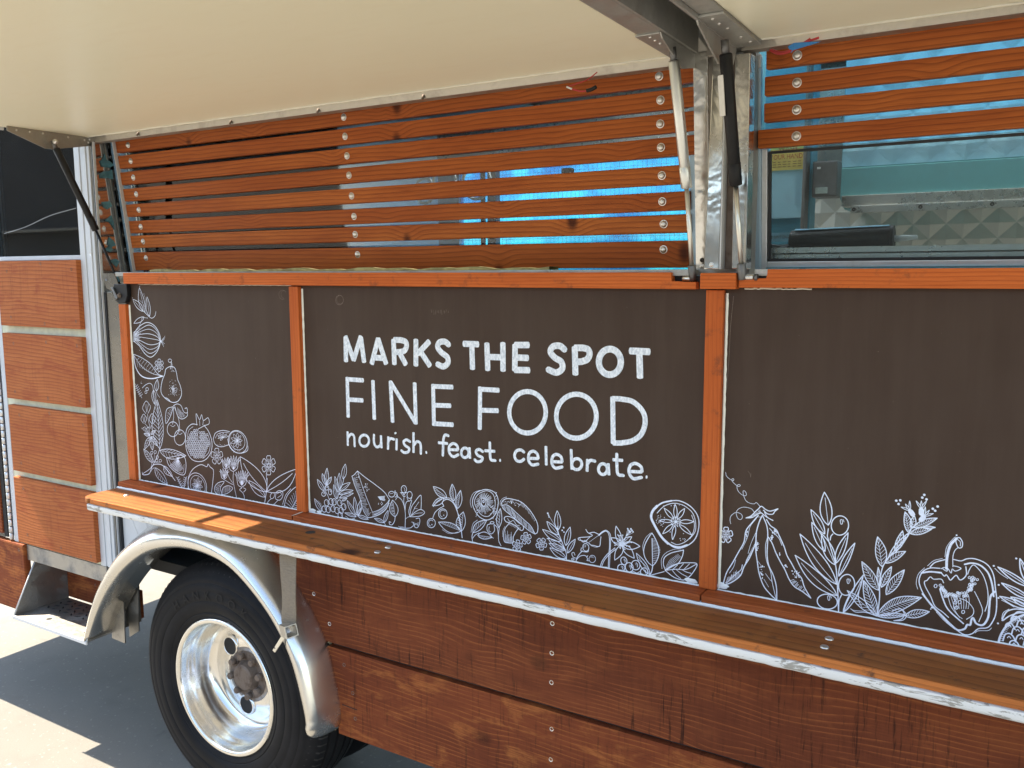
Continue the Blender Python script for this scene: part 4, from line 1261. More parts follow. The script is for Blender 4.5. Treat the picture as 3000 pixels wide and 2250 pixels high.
# ---- loose wiring under the awnings
tube('loose_wire', [(-0.815, -0.012, 2.118), (-0.835, -0.020, 2.103), (-0.868, -0.024, 2.095), (-0.880, -0.026, 2.092)], 0.0012, 'red_wire', T, 6)
tube('loose_wire', [(-0.880, -0.026, 2.0925), (-0.866, -0.028, 2.086)], 0.0022, 'white_plastic', T, 6)
tube('loose_wire', [(-0.866, -0.028, 2.086), (-0.845, -0.030, 2.079), (-0.830, -0.031, 2.078)], 0.0018, 'red_wire', T, 6)
tube('wire_cap', [(-0.830, -0.031, 2.078), (-0.818, -0.031, 2.080), (-0.808, -0.031, 2.084)], 0.0042, 'black', T, 8)
tube('loose_wire', [(-0.455, -0.004, 2.118), (-0.44, -0.012, 2.108), (-0.425, -0.014, 2.106), (-0.405, -0.012, 2.112), (-0.385, -0.01, 2.122), (-0.365, -0.006, 2.128)], 0.0022, 'red_wire', T, 6)
tube('loose_wire', [(-0.452, -0.002, 2.119), (-0.435, -0.010, 2.110), (-0.418, -0.012, 2.110), (-0.40, -0.01, 2.117), (-0.38, -0.008, 2.128)], 0.0018, 'red_wire', T, 6)
V = [(-0.420, -0.012, 2.118), (-0.408, -0.016, 2.122), (-0.378, -0.012, 2.121), (-0.360, -0.010, 2.119), (-0.388, -0.014, 2.113), (-0.408, -0.016, 2.109), (-0.413, -0.014, 2.105)]
link('tape_scrap', mesh_from(V, [(0, 1, 5, 6), (1, 2, 4, 5), (2, 3, 4)]), 'blue_tape', T)

# ------------------------------------------------------------------ strap hanging under the shelf
strap = thing('webbing_strap', 'beige webbing strap with square metal buckle hanging from the shelf over the fender', 'strap', (-1.66, -0.13, 0.76))
def loc_child(o):
    o.parent = strap
    o.matrix_parent_inverse = Matrix.Translation((1.66, 0.13, -0.76))
    return o
V, Fc = [], []
path = [(-1.660, -0.128, 0.972, 0.031, 0.0), (-1.661, -0.130, 0.93, 0.031, 0.02), (-1.659, -0.133, 0.88, 0.031, 0.10), (-1.657, -0.135, 0.84, 0.0305, 0.16), (-1.659, -0.134, 0.80, 0.029, 0.10), (-1.664, -0.132, 0.765, 0.026, -0.05), (-1.668, -0.131, 0.750, 0.020, -0.1)]
pp = smooth_path([Vector(p[:3]) for p in path], 5)
hw = smooth_path([Vector((p[3], p[4], 0)) for p in path], 5)
for p, h in zip(pp, hw):
    d = Vector((math.cos(h.y), -math.sin(h.y), 0.06))
    n = Vector((math.sin(h.y), math.cos(h.y), 0))
    for a, b in ((-1, 0), (1, 0), (1, 1), (-1, 1)):
        V.append(p + d * (a * h.x) + n * (b * 0.0022))
for i in range(len(pp) - 1):
    for k in range(4):
        l = (k + 1) % 4
        Fc.append((i * 4 + k, i * 4 + l, (i + 1) * 4 + l, (i + 1) * 4 + k))
Fc += [(3, 2, 1, 0), tuple(range(len(V) - 4, len(V)))]
loc_child(link('webbing', mesh_from(V, Fc), 'webbing'))
# square tube buckle, open end towards the left
ax = Vector((0.86, -0.42, 0.20)).normalized()
up_ = Vector((-0.25, 0.0, 0.95)); up_ = (up_ - ax * up_.dot(ax)).normalized()
sd = ax.cross(up_)
c0 = Vector((-1.680, -0.128, 0.738))
bm = bmesh.new()
def ringv(o, s):
    return [bm.verts.new(o + up_ * (a * s) + sd * (b * s)) for a, b in ((-1, -1), (-1, 1), (1, 1), (1, -1))]
r0, r1 = ringv(c0, 0.0165), ringv(c0 + ax * 0.050, 0.0165)
q0, q1 = ringv(c0, 0.0138), ringv(c0 + ax * 0.050, 0.0138)
for k in range(4):
    l = (k + 1) % 4
    bm.faces.new((r0[k], r0[l], r1[l], r1[k])); bm.faces.new((q0[l], q0[k], q1[k], q1[l]))
    bm.faces.new((r0[l], r0[k], q0[k], q0[l])); bm.faces.new((r1[k], r1[l], q1[l], q1[k]))
loc_child(bm_done(bm, 'square_buckle', 'header', None))
hk = hexa('tongue', [(-1.733, -0.130, 0.664), (-1.724, -0.130, 0.659), (-1.724, -0.126, 0.659), (-1.733, -0.126, 0.664),
                     (-1.681, -0.134, 0.731), (-1.670, -0.134, 0.726), (-1.670, -0.130, 0.726), (-1.681, -0.130, 0.731)], 'rod', None, 0.001)
loc_child(hk)
screw_hole = rod('tongue_hole', (-1.7225, -0.1312, 0.6735), (-1.7225, -0.1295, 0.6735), 0.0022, 'dark', None, seg=8)
loc_child(screw_hole)

# ------------------------------------------------------------------ loose things inside the right window
can = thing('caulking_tube', 'black grimy tube with white nozzle lying on the inner sill of right window', 'tube', (-0.35, 0.22, 1.735))
def can_child(o):
    o.parent = can
    o.matrix_parent_inverse = Matrix.Translation((0.35, -0.22, -1.735))
can_child(rod('barrel', (-0.455, 0.22, 1.7615), (-0.248, 0.215, 1.7655), 0.0250, 'black_tube', None, seg=24, bevel=0.003))
can_child(rod('end_cap', (-0.254, 0.215, 1.7655), (-0.246, 0.215, 1.7657), 0.0262, 'black_tube', None, seg=24, bevel=0.001))
can_child(rod('nozzle', (-0.246, 0.215, 1.7640), (-0.203, 0.213, 1.7665), 0.0065, 'white_plastic', None, r1=0.0045, seg=12))
can_child(hexa('film_strip', [(-0.445, 0.205, 1.7855), (-0.256, 0.203, 1.7895), (-0.256, 0.235, 1.7895), (-0.445, 0.235, 1.7855), (-0.445, 0.208, 1.7885), (-0.256, 0.206, 1.7925), (-0.256, 0.232, 1.7925), (-0.445, 0.232, 1.7885)], 'film_pale', None, 0.001))
for k, (dx, dz) in enumerate(((0.01, 0.0), (-0.01, -0.012))):
    can_child(tube('strip_scrap', [(-0.45, 0.20 + dx, 1.752 + dz * .3), (-0.48, 0.20, 1.750 + dz * .3), (-0.505, 0.19, 1.756 + dz * .2)], 0.006, 'black_tube', None, 8))

sign = thing('hand_washing_notice', 'yellow notice reading YOUR HANDS in red, seen through top left of right window', 'notice', (-0.655, 0.996, 2.04))
def sign_child(o):
    o.parent = sign
    o.matrix_parent_inverse = Matrix.Translation((0.655, -0.996, -2.04))
sign_child(box('paper', -0.708, -0.605, 0.9975, 0.9985, 2.004, 2.094, 'yellow_paper', None, 0))
def flat_text(s, size, x, y, z, mat, sx=1.0):
    me = text_mesh(s, size)
    for v in me.vertices:
        v.co = (x + v.co.x * sx, y, z + v.co.y)
    return link('lettering', me, mat)
sign_child(flat_text('YOUR HANDS', 0.0205, -0.656, 0.9968, 2.0435, 'red_print', 0.80))
sign_child(flat_text('WASH', 0.0205, -0.656, 0.9968, 2.0675, 'red_print', 0.95))
for k in range(3):
    for q in range(6):
        w = RND.uniform(0.007, 0.013)
        sign_child(box('print_line', -0.700 + q * 0.015, -0.700 + q * 0.015 + w, 0.9969, 0.9972, 2.0275 - k * 0.0070, 2.0302 - k * 0.0070, 'brown_print', None, 0))
card = thing('cleaning_label', 'cyan label reading AND SANITIZING, left of the black tube', 'label', (-0.50, 0.30, 1.77))
cb = box('paper', -0.555, -0.470, 0.298, 0.2988, 1.766, 1.786, 'film_pale', None, 0)
ct = flat_text('CLEANING AND SANITIZING', 0.0098, -0.518, 0.2972, 1.776, 'brown_print', 0.62)
for o in (cb, ct):
    o.parent = card
    o.matrix_parent_inverse = Matrix.Translation((0.50, -0.30, -1.77))
# ------------------------------------------------------------------ building added behind the viewer to give door glass and rim a reflection
bld = thing('building', 'long low building added unseen behind the viewer as a dark reflection in the door window', 'building', (-35, -32, 0))
def bchild(o):
    o.parent = bld
    o.matrix_parent_inverse = Matrix.Translation((35, 32, 0))
    return o
M['stucco'] = plain('grey_stucco', (0.16, 0.15, 0.14), 0.9, 0.15, 2.0, 0.2)
M['dark_glass'] = plain('dark_window', (0.02, 0.03, 0.045), 0.1, 0.1, 2.0, 0.0)
bchild(box('wall', -112, 42, -42, -32, 0.0, 6.6, 'stucco', None, 0))
bchild(box('parapet', -112.2, 42.2, -42.2, -31.8, 6.6, 7.1, 'alu_dark', None, 0.03))
bchild(box('plinth', -112.05, 42.05, -32.3, -31.92, 0.0, 0.6, 'alu_dark', None, 0.02))
for k in range(28):
    x0 = -108 + k * 5.1
    w = bchild(box('window', x0, x0 + 2.6, -31.97, -31.90, 1.4, 3.6, 'dark_glass', None, 0.01))
    bchild(box('window_sill', x0 - 0.1, x0 + 2.7, -31.98, -31.80, 1.25, 1.395, 'alu_white', None, 0.01))
bchild(box('awning_roof', -112, 42, -31.95, -30.6, 4.4, 4.6, 'alu_dark', None, 0.02))
bchild(box('reflection_wing', -112.5, -38, -41.5, -31.5, 0.0, 14.0, 'stucco', None, 0.02))  # height added so the upper door glass mirrors dark wall instead of sky
bchild(box('wing_parapet', -112.8, -37.7, -41.8, -31.2, 14.0, 14.6, 'alu_dark', None, 0.03))
# ------------------------------------------------------------------ hand-painted lettering and drawings
# Each sketch sheet has its own units; its 3x3 matrix takes them to metres (x, z) on the panel face.
SHEET = {
    'LET': ((0.000414521, 3.05975e-05, -1.68513), (0.000243235, -0.000532603, 1.60604), (0.000144265, -3.13548e-05, 1.0)),
    'PA': ((0.000422228, 3.11664e-05, -2.49533), (0.000247758, -0.000542506, 1.70043), (0.000146947, -3.19378e-05, 1.0)),
    'PB': ((0.000230745, 1.70323e-05, -1.73025), (0.000135398, -0.000296476, 1.19376), (8.03058e-05, -1.74539e-05, 1.0)),
    'PC': ((0.000227231, 1.67729e-05, -1.13366), (0.000133336, -0.000291961, 1.22342), (7.90826e-05, -1.7188e-05, 1.0)),
    'PD': ((0.000185996, 1.37291e-05, -0.574105), (0.00010914, -0.000238979, 1.30272), (6.47317e-05, -1.4069e-05, 1.0)),
    'PE': ((0.000205946, 1.52017e-05, -0.299907), (0.000120846, -0.000264612, 1.29933), (7.16749e-05, -1.5578e-05, 1.0)),
}
ART_N = [0]
class Art:
    """Collects brush strokes as flat ribbons lying on a painted panel."""
    def __init__(self, name, sheet, panel, mat='ink_thin'):
        self.name, self.H, self.panel, self.mat = name, SHEET[sheet], panel, mat
        self.V, self.F = [], []
        ART_N[0] += 1
        self.y = -0.0005 - 0.0000017 * (ART_N[0] % 9)
        self.unit = 1.0
        a, b = self.at((500, 500)), self.at((501, 500))
        self.unit = (b - a).length
    def at(self, p):
        h = self.H
        w = h[2][0] * p[0] + h[2][1] * p[1] + h[2][2]
        return Vector(((h[0][0] * p[0] + h[0][1] * p[1] + h[0][2]) / w, (h[1][0] * p[0] + h[1][1] * p[1] + h[1][2]) / w))
    def ribbon(self, pts, w, closed=False, taper=False, cap=0.5):
        P = [self.at(p) for p in pts]
        Q = [P[0]]
        for p in P[1:]:
            if (p - Q[-1]).length > 1e-5:
                Q.append(p)
        P = Q
        if closed and (P[0] - P[-1]).length < 1e-5:
            P.pop()
        if len(P) < 2:
            return
        self.y -= 0.0000045
        y = self.y
        n = len(P)
        hw = w / 2 * (0.97 if self.mat == 'ink' else 0.74)
        base = len(self.V)
        if not closed and cap:
            d0 = (P[0] - P[1]).normalized(); d1 = (P[-1] - P[-2]).normalized()
        for i, p in enumerate(P):
            a = P[(i - 1) % n] if (closed or i > 0) else p
            b = P[(i + 1) % n] if (closed or i < n - 1) else p
            t = b - a
            if t.length < 1e-9:
                t = Vector((1, 0))
            t.normalize()
            nn = Vector((-t.y, t.x))
            f = 1.0
            if taper and not closed:
                s = i / (n - 1)
                f = 0.45 + 0.55 * math.sin(math.pi * min(1, max(0, s)))
            k = 1.0
            if closed or 0 < i < n - 1:
                e1, e2 = (p - a).normalized(), (b - p).normalized()
                c = max(0.5, math.sqrt(max(0.0, (1 + e1.dot(e2)) / 2)))
                k = 1 / c
            q = nn * (hw * f * min(k, 1.6))
            self.V.append((p.x + q.x, y, p.y + q.y))
            self.V.append((p.x - q.x, y, p.y - q.y))
        m = n if closed else n - 1
        for i in range(m):
            j = (i + 1) % n
            self.F.append((base + 2 * i, base + 2 * i + 1, base + 2 * j + 1, base + 2 * j))
        if not closed and cap and w > 0.0008:
            for end, d in ((0, d0), (n - 1, d1)):
                L, R_ = base + 2 * end, base + 2 * end + 1
                vl, vr = Vector((self.V[L][0], self.V[L][2])), Vector((self.V[R_][0], self.V[R_][2]))
                m_ = (vl + vr) / 2
                h = (vl - vr).length / 2
                k0 = len(self.V)
                u = (vr - vl).normalized()
                for a in (0.78, 0.5, 0.22):
                    ang = math.pi * a
                    q = m_ - u * (h * math.cos(math.pi * (1 - a))) * -1 + d * (h * 2 * cap * math.sin(ang))
                    self.V.append((q.x, y, q.y))
                self.F.append((L, k0 + 2, k0 + 1, k0, R_))
    # --- strokes (widths in millimetres)
    def S(self, w, *pts, closed=False, n=6, taper=False):
        self.ribbon(smooth_path([Vector(p) for p in pts], n, closed), w / 1000, closed, taper)
    def L(self, w, *pts, cap=0.5):
        self.ribbon([Vector(p) for p in pts], w / 1000, cap=cap)
    def E(self, w, cx, cy, rx, ry, rot=0.0, a0=0.0, a1=360.0, n=22, wob=0.0):
        r = math.radians(rot)
        pts = []
        full = abs(a1 - a0) >= 360
        for i in range(n if full else n + 1):
            a = math.radians(a0 + (a1 - a0) * i / n)
            k = 1 + wob * math.sin(3 * a + cx)
            x, y = rx * k * math.cos(a), ry * k * math.sin(a)
            pts.append(Vector((cx + x * math.cos(r) - y * math.sin(r), cy + x * math.sin(r) + y * math.cos(r))))
        self.ribbon(pts, w / 1000, full)
    def dot(self, x, y, r):
        self.y -= 0.0000045
        c = self.at((x, y))
        b = len(self.V)
        rr = r / 1000
        for i in range(8):
            a = 2 * math.pi * i / 8
            self.V.append((c.x + rr * math.cos(a), self.y, c.y + rr * math.sin(a)))
        self.F.append(tuple(range(b, b + 8)))
    def dots(self, cx, cy, sx, sy, n, r=0.9):
        for _ in range(n):
            self.dot(RND.gauss(cx, sx), RND.gauss(cy, sy), r * RND.uniform(0.6, 1.2))
    def leaf(self, b, t, wl, wr, w=2.3, veins=0, side=0, mid=True, bend=0.0, vw=1.1, echo=False):
        b, t = Vector(b), Vector(t)
        ax = t - b
        n = Vector((-ax.y, ax.x)).normalized()
        mids, l, r = [], [], []
        for i in range(13):
            s = i / 12
            m = b + ax * s + n * (bend * math.sin(math.pi * s))
            k = math.sin(math.pi * s ** 0.85) ** 0.9 if 0 < s < 1 else 0
            mids.append(m)
            l.append(m + n * (wl * k))
            r.append(m - n * (wr * k))
        self.ribbon(l, w / 1000)
        self.ribbon(r, w / 1000)
        if mid:
            self.ribbon(mids[:11], vw * 1.15 / 1000)
        if echo:
            self.ribbon([p + n * (wl * 0.35 + 6) for p in l[2:10]], 0.8 / 1000)
        for k in range(veins):
            s = 0.10 + 0.78 * k / max(1, veins - 1)
            i = min(11, int(s * 12)); f = s * 12 - i
            m0 = mids[i].lerp(mids[i + 1], f)
            s2 = min(0.97, s + 0.14); i2 = min(11, int(s2 * 12)); f2 = s2 * 12 - i2
            if side >= 0:
                self.ribbon([m0, m0.lerp(l[i2].lerp(l[i2 + 1], f2), 0.90)], vw / 1000)
            if side <= 0:
                self.ribbon([m0, m0.lerp(r[i2].lerp(r[i2 + 1], f2), 0.90)], vw / 1000)
    def hatch(self, A, B, n, w=1.0, j=0.0):
        """Lines joining two polylines."""
        a = smooth_path([Vector(p) for p in A], 8)
        b = smooth_path([Vector(p) for p in B], 8)
        for k in range(n):
            f = (k + 0.5) / n
            p = a[int(f * (len(a) - 1))]
            q = b[int(f * (len(b) - 1))]
            q = p.lerp(q, 1 - j * RND.random())
            self.ribbon([p, q], w / 1000)
    def flower(self, cx, cy, r, n=5, w=2.0, rot=0.0, squash=1.0, rays=3):
        pts = []
        for i in range(n * 6):
            a = 2 * math.pi * i / (n * 6) + rot
            ph = (i % 6) / 6
            k = 0.42 + 0.58 * abs(math.sin(math.pi * ph)) ** 0.5
            if 2 < (i % 6) < 4:
                k -= 0.07
            pts.append((cx + r * k * math.cos(a) * squash, cy + r * k * math.sin(a)))
        self.S(w, *pts, closed=True, n=2)
        self.E(w * 0.7, cx, cy, r * 0.13 * squash, r * 0.13, n=10)
        for i in range(n):
            for q in range(rays):
                a = 2 * math.pi * (i + 0.5 + (q - (rays - 1) / 2) * 0.17) / n + rot
                self.L(0.9, (cx + r * 0.2 * math.cos(a) * squash, cy + r * 0.2 * math.sin(a)), (cx + r * 0.62 * math.cos(a) * squash, cy + r * 0.62 * math.sin(a)))
    def done(self):
        me = mesh_from(self.V, self.F)
        return link(self.name, me, self.mat, self.panel)

# ---- lettering
a = Art('lettering', 'LET', p2, 'ink')
W1, W2, W3 = 15.5, 12.2, 7.6
def G(w, *st):
    for s in st:
        if s[0] == 'o':
            a.E(w, *s[1:], n=40)
        elif s[0] == 's':
            a.S(w, *s[1:])
        else:
            a.L(w, *s, cap=0.22)
G(W1, ((219, 304), (217, 172)), ((216, 166), (262, 296)), ((262, 298), (303, 166)), ((303, 172), (321, 308)),
  ((364, 318), (400, 178)), ((400, 178), (445, 318)), ((382, 284), (428, 287)),
  ((487, 184), (492, 320)), ((490, 184), (530, 185)), ('s', (528, 185), (555, 195), (560, 220), (548, 245), (522, 252)), ((524, 252), (494, 253)), ((520, 255), (556, 322)),
  ((613, 184), (613, 328)), ((688, 193), (624, 262)), ((640, 252), (692, 330)),
  ('s', (797, 210), (775, 194), (745, 199), (736, 226), (758, 256), (790, 282), (793, 314), (768, 334), (736, 322)),
  ((882, 206), (964, 209)), ((928, 210), (932, 347)),
  ((1013, 205), (1018, 353)), ((1103, 203), (1104, 357)), ((1016, 280), (1104, 283)),
  ((1172, 213), (1170, 355)), ((1172, 213), (1248, 213)), ((1172, 283), (1244, 286)), ((1170, 353), (1251, 355)),
  ('s', (1450, 238), (1424, 218), (1386, 222), (1371, 252), (1396, 284), (1432, 308), (1438, 345), (1405, 368), (1360, 352)),
  ((1508, 226), (1512, 378)), ((1508, 229), (1556, 229)), ('s', (1554, 229), (1582, 238), (1592, 264), (1578, 294), (1548, 306)), ((1550, 306), (1514, 309)),
  ('o', 1706, 308, 62, 72), ((1820, 246), (1928, 251)), ((1872, 250), (1876, 396)))
G(W2, ((226, 397), (232, 618)), ((226, 406), (316, 412)), ((229, 520), (314, 525)), ((371, 415), (379, 630)),
  ((470, 418), (482, 646)), ((471, 422), (611, 652)), ((606, 428), (613, 656)),
  ((710, 437), (715, 664)), ((711, 446), (820, 450)), ((712, 552), (808, 555)), ((715, 656), (822, 662)),
  ((975, 452), (973, 686)), ((975, 462), (1080, 468)), ((973, 580), (1076, 583)),
  ('o', 1242, 592, 103, 117), ('o', 1517, 614, 113, 124),
  ((1722, 508), (1725, 766)), ((1722, 515), (1765, 516)), ('s', (1762, 516), (1835, 532), (1890, 585), (1905, 645), (1885, 712), (1835, 752), (1770, 765)), ((1774, 765), (1725, 765)))
G(W3, ((228, 702), (230, 778)), ('s', (231, 735), (246, 716), (262, 722), (267, 745), (268, 782)), ('o', 322, 752, 27, 32),
  ('s', (377, 720), (378, 765), (392, 787), (411, 780), (418, 758)), ((416, 724), (420, 792)),
  ((458, 730), (456, 800)), ('s', (458, 756), (470, 740), (489, 744)), ((505, 742), (504, 804)), ((497, 707), (499, 712)),
  ('s', (580, 757), (561, 747), (544, 758), (553, 779), (575, 795), (569, 815), (548, 819), (532, 808)),
  ((600, 707), (600, 818)), ('s', (601, 778), (620, 757), (637, 766), (641, 790), (641, 824)), ((670, 818), (674, 818)),
  ('s', (796, 724), (778, 720), (769, 742), (767, 780), (765, 834)), ((740, 763), (792, 768)),
  ((802, 802), (850, 804)), ('s', (851, 800), (844, 778), (822, 768), (801, 786), (803, 822), (825, 842), (852, 831)),
  ('o', 890, 820, 21, 27), ((915, 792), (918, 851)),
  ('s', (990, 813), (969, 801), (952, 812), (962, 834), (988, 848), (980, 867), (958, 870), (945, 859)),
  ('s', (1030, 764), (1031, 820), (1036, 858), (1060, 864)), ((1002, 808), (1058, 812)), ((1086, 862), (1090, 863)),
  ('s', (1222, 816), (1205, 804), (1180, 810), (1169, 838), (1182, 864), (1205, 868), (1222, 856)),
  ((1250, 851), (1302, 853)), ('s', (1303, 849), (1296, 825), (1275, 811), (1252, 824), (1248, 862), (1268, 888), (1302, 884)), ((1346, 785), (1348, 888)),
  ((1382, 870), (1437, 872)), ('s', (1438, 868), (1430, 842), (1405, 829), (1383, 844), (1380, 882), (1400, 906), (1437, 900)),
  ((1488, 802), (1492, 912)), ('o', 1520, 884, 28, 31), ((1580, 858), (1578, 924)), ('s', (1580, 884), (1596, 863), (1622, 867)),
  ('o', 1667, 912, 25, 30), ((1697, 882), (1701, 944)), ('s', (1745, 828), (1746, 890), (1752, 940), (1782, 948)), ((1724, 859), (1778, 863)),
  ((1817, 925), (1886, 928)), ('s', (1888, 924), (1880, 897), (1850, 880), (1822, 892), (1814, 930), (1838, 965), (1884, 959)), ((1911, 956), (1915, 957)))
lt = a.done()
lt['label'] = 'white painted words MARKS THE SPOT FINE FOOD nourish. feast. celebrate.'

# ---- left panel
a = Art('leaf_sprig_drawing', 'PA', p1)
a.leaf((165, 255), (130, 95), 12, 24, echo=True); a.leaf((152, 248), (88, 170), 20, 14, echo=True); a.leaf((195, 280), (180, 155), 12, 16)
a.S(2.2, (150, 240), (180, 270), (208, 292), (230, 278), (237, 250)); a.leaf((160, 285), (94, 325), 12, 16, mid=False); a.S(1.4, (122, 355), (140, 320), (150, 290), (185, 292))
a.dots(130, 88, 2, 4, 2); a.dots(88, 165, 2, 3, 2); a.done()
a = Art('onion_drawing', 'PA', p1)
a.S(2.8, (95, 388), (130, 345), (180, 320), (228, 342), (260, 395), (266, 445), (245, 508), (205, 545), (165, 522), (132, 475), (95, 442))
for k, q in enumerate((-95, -68, -38, -8, 32, 62, 88)):
    a.S(1.7 if k % 2 else 2.2, (98, 412 + q * 0.16), (140, 420 + q * 0.62), (195, 432 + q * 1.0), (245, 438 + q * 0.65), (266, 443))
for k in range(14):
    a.L(1.3, (90, 385 + k * 4.5), (118 + RND.uniform(0, 22), 362 + k * 6.0 + RND.uniform(-8, 8)))
for k in range(8):
    a.S(1.0, (266, 443), (278, 430 + k * 4), (284 + RND.uniform(0, 14), 408 + k * 10))
a.dots(150, 485, 9, 14, 14); a.done()
a = Art('leaf_drawing', 'PA', p1)
a.S(2.2, (92, 525), (150, 552), (205, 592), (245, 650), (282, 668)); a.S(4.6, (92, 528), (106, 610), (145, 668), (210, 684), (282, 668))
a.S(1.8, (95, 535), (140, 600), (200, 645), (275, 668))
for k in range(9):
    f = 0.1 + k * 0.09
    a.L(1.0, (95 + 180 * f, 540 + 128 * f + 12), (110 + 190 * f, 540 + 118 * f - 10 * math.sin(3 * f)))
    a.L(1.0, (95 + 170 * f, 545 + 125 * f + 12), (105 + 160 * f, 600 + 78 * f))
a.done()
a = Art('flower_drawing', 'PA', p1); a.flower(258, 597, 42, 6, squash=0.72); a.done()
a = Art('pear_drawing', 'PA', p1)
a.S(2.8, (330, 606), (358, 614), (371, 650), (378, 690), (396, 735), (403, 785), (382, 828), (345, 838), (298, 812), (270, 770), (276, 705), (294, 655), (302, 622), closed=True)
a.S(2.2, (330, 622), (336, 595), (335, 575)); a.S(1.8, (340, 620), (342, 596), (338, 578)); a.E(2.0, 328, 568, 11, 11); a.S(2.6, (300, 808), (318, 818), (330, 832))
a.dots(352, 750, 14, 24, 70, 1.0); a.dots(350, 760, 6, 12, 30, 1.2); a.dots(350, 632, 5, 8, 12); a.done()
a = Art('vine_drawing', 'PA', p1)
a.S(2.0, (148, 745), (170, 725), (195, 714), (214, 728), (220, 760), (222, 800), (230, 848)); a.leaf((240, 765), (246, 690), 12, 14); a.leaf((222, 760), (228, 850), 14, 12); a.S(1.4, (240, 765), (246, 785), (262, 806))
a.E(1.8, 180, 752, 9, 10); a.E(1.6, 172, 772, 7, 9); a.dots(140, 715, 5, 5, 6)
a.S(1.6, (104, 718), (122, 765), (146, 810))
for k in range(6):
    y = 735 + k * 12; x = 108 + k * 6.2
    a.L(1.4, (x, y), (x + 12, y - 12)); a.L(1.4, (x, y), (x - 10, y + 2))
a.done()
a = Art('tall_leaf_drawing', 'PA', p1); a.leaf((262, 1140), (245, 822), 30, 42, 2.3, 11, 0, vw=1.5); a.S(2.2, (262, 1140), (240, 1200), (205, 1262), (150, 1302)); a.done()
a = Art('bud_flower_drawing', 'PA', p1)
for (x, y, r) in ((178, 872, 30), (160, 945, 22), (215, 945, 24)):
    a.S(2.0, (x - r * .2, y + r * 1.3), (x - r * .9, y + r * .2), (x - r * .5, y - r), (x - r * .1, y - r * 1.4), (x + r * .3, y - r), (x + r * .8, y - r * .1), (x + r * .3, y + r * 1.2))
    for k in (-.4, 0, .35):
        a.L(1.1, (x, y + r), (x + r * k, y - r * .7))
a.S(1.8, (205, 1010), (190, 965), (182, 912)); a.S(1.6, (196, 1010), (165, 975)); a.S(1.6, (205, 1000), (215, 972)); a.done()
a = Art('lily_drawing', 'PA', p1)
for (bx, by, tx, ty, w1_, w2_) in ((200, 1060, 165, 1140, 14, 14), (205, 1062, 215, 1148, 14, 14), (208, 1058, 246, 1120, 12, 14), (196, 1052, 160, 1040, 8, 10), (205, 1045, 235, 1020, 8, 10)):
    a.leaf((bx, by), (tx, ty), w1_, w2_, 2.0, 5, 0, vw=0.9)
for k in range(6):
    x = 148 + k * 9; a.L(1.2, (200, 1055), (x, 1008 - 4 * (k % 3))); a.dot(x, 1006 - 4 * (k % 3), 1.8)
a.done()
a = Art('cherries_drawing', 'PA', p1)
a.E(2.4, 347, 1012, 37, 48, n=26); a.E(2.4, 392, 1066, 36, 50, n=26); a.S(2.0, (345, 980), (352, 930), (350, 866)); a.S(2.0, (392, 1030), (385, 950), (356, 866))
a.S(1.4, (330, 985), (347, 995), (362, 985)); a.S(1.4, (376, 1035), (392, 1046), (408, 1036))
a.S(2.3, (350, 866), (310, 880), (300, 925), (303, 975), (330, 930), (350, 866)); a.hatch([(345, 870), (315, 900), (304, 960)], [(350, 880), (335, 920), (308, 968)], 9, 0.9)
a.S(2.3, (350, 860), (375, 848), (400, 860), (418, 900), (440, 905), (438, 875), (425, 878)); a.S(2.3, (360, 866), (378, 925), (405, 946), (438, 928), (442, 900)); a.hatch([(375, 870), (395, 890), (415, 910)], [(380, 920), (405, 940), (430, 925)], 10, 0.9); a.done()
a = Art('pomegranate_drawing', 'PA', p1)
a.S(2.6, (428, 1080), (436, 1015), (468, 980), (505, 982)); a.S(2.6, (548, 985), (580, 1030), (600, 1095), (594, 1160), (560, 1208), (515, 1222), (468, 1206), (436, 1150), (428, 1080))
a.S(1.4, (440, 1070), (450, 1020), (478, 995)); a.S(1.8, (572, 1040), (588, 1100), (580, 1160), (545, 1200))
a.S(2.2, (502, 985), (498, 912), (520, 950), (533, 918), (545, 955), (575, 938), (582, 975), (550, 990), (512, 1010)); a.S(1.6, (520, 955), (522, 990)); a.S(1.6, (545, 955), (540, 985))
for j in range(14):
    for i in range(11):
        x = 440 + i * 13.5 + (j % 2) * 6.7; y = 1004 + j * 14.5
        if ((x - 510) / 72) ** 2 + ((y - 1105) / 98) ** 2 < 1 and not (abs(x - 512) < 8 and y < 1080) and not (x > 515 and y < 1030):
            a.E(1.5, x + RND.uniform(-1, 1), y + RND.uniform(-1, 1), 5.6, 6.4, n=8)
a.S(1.8, (512, 1010), (508, 1050), (512, 1085)); a.done()
a = Art('citrus_slices_drawing', 'PA', p1)
a.S(2.3, (608, 1075), (625, 1035), (670, 1020), (715, 1028)); a.S(2.3, (608, 1075), (622, 1110), (660, 1126), (712, 1112)); a.S(1.4, (622, 1070), (640, 1042), (680, 1032), (708, 1036))
for k in range(7):
    an = math.radians(120 + k * 38); a.leaf((672, 1066), (672 + 36 * math.cos(an), 1062 + 26 * math.sin(an)), 5, 5, 1.2, mid=False)
a.E(2.5, 768, 1094, 58, 76, -22, n=30); a.E(1.7, 764, 1086, 48, 62, -22, n=28); a.S(2.2, (702, 1075), (715, 1125), (752, 1162), (798, 1166), (830, 1150), (833, 1120))
for k in range(9):
    an = math.radians(k * 40); a.leaf((765, 1086), (765 + 38 * math.cos(an) - 6, 1086 + 50 * math.sin(an)), 9, 9, 1.2, 0, mid=False)
for k in range(14):
    an = math.radians(k * 26 + 8); a.L(0.9, (765, 1086), (765 + 22 * math.cos(an), 1086 + 28 * math.sin(an)))
a.dots(770, 1150, 22, 8, 22); a.dots(650, 1115, 22, 5, 12); a.done()
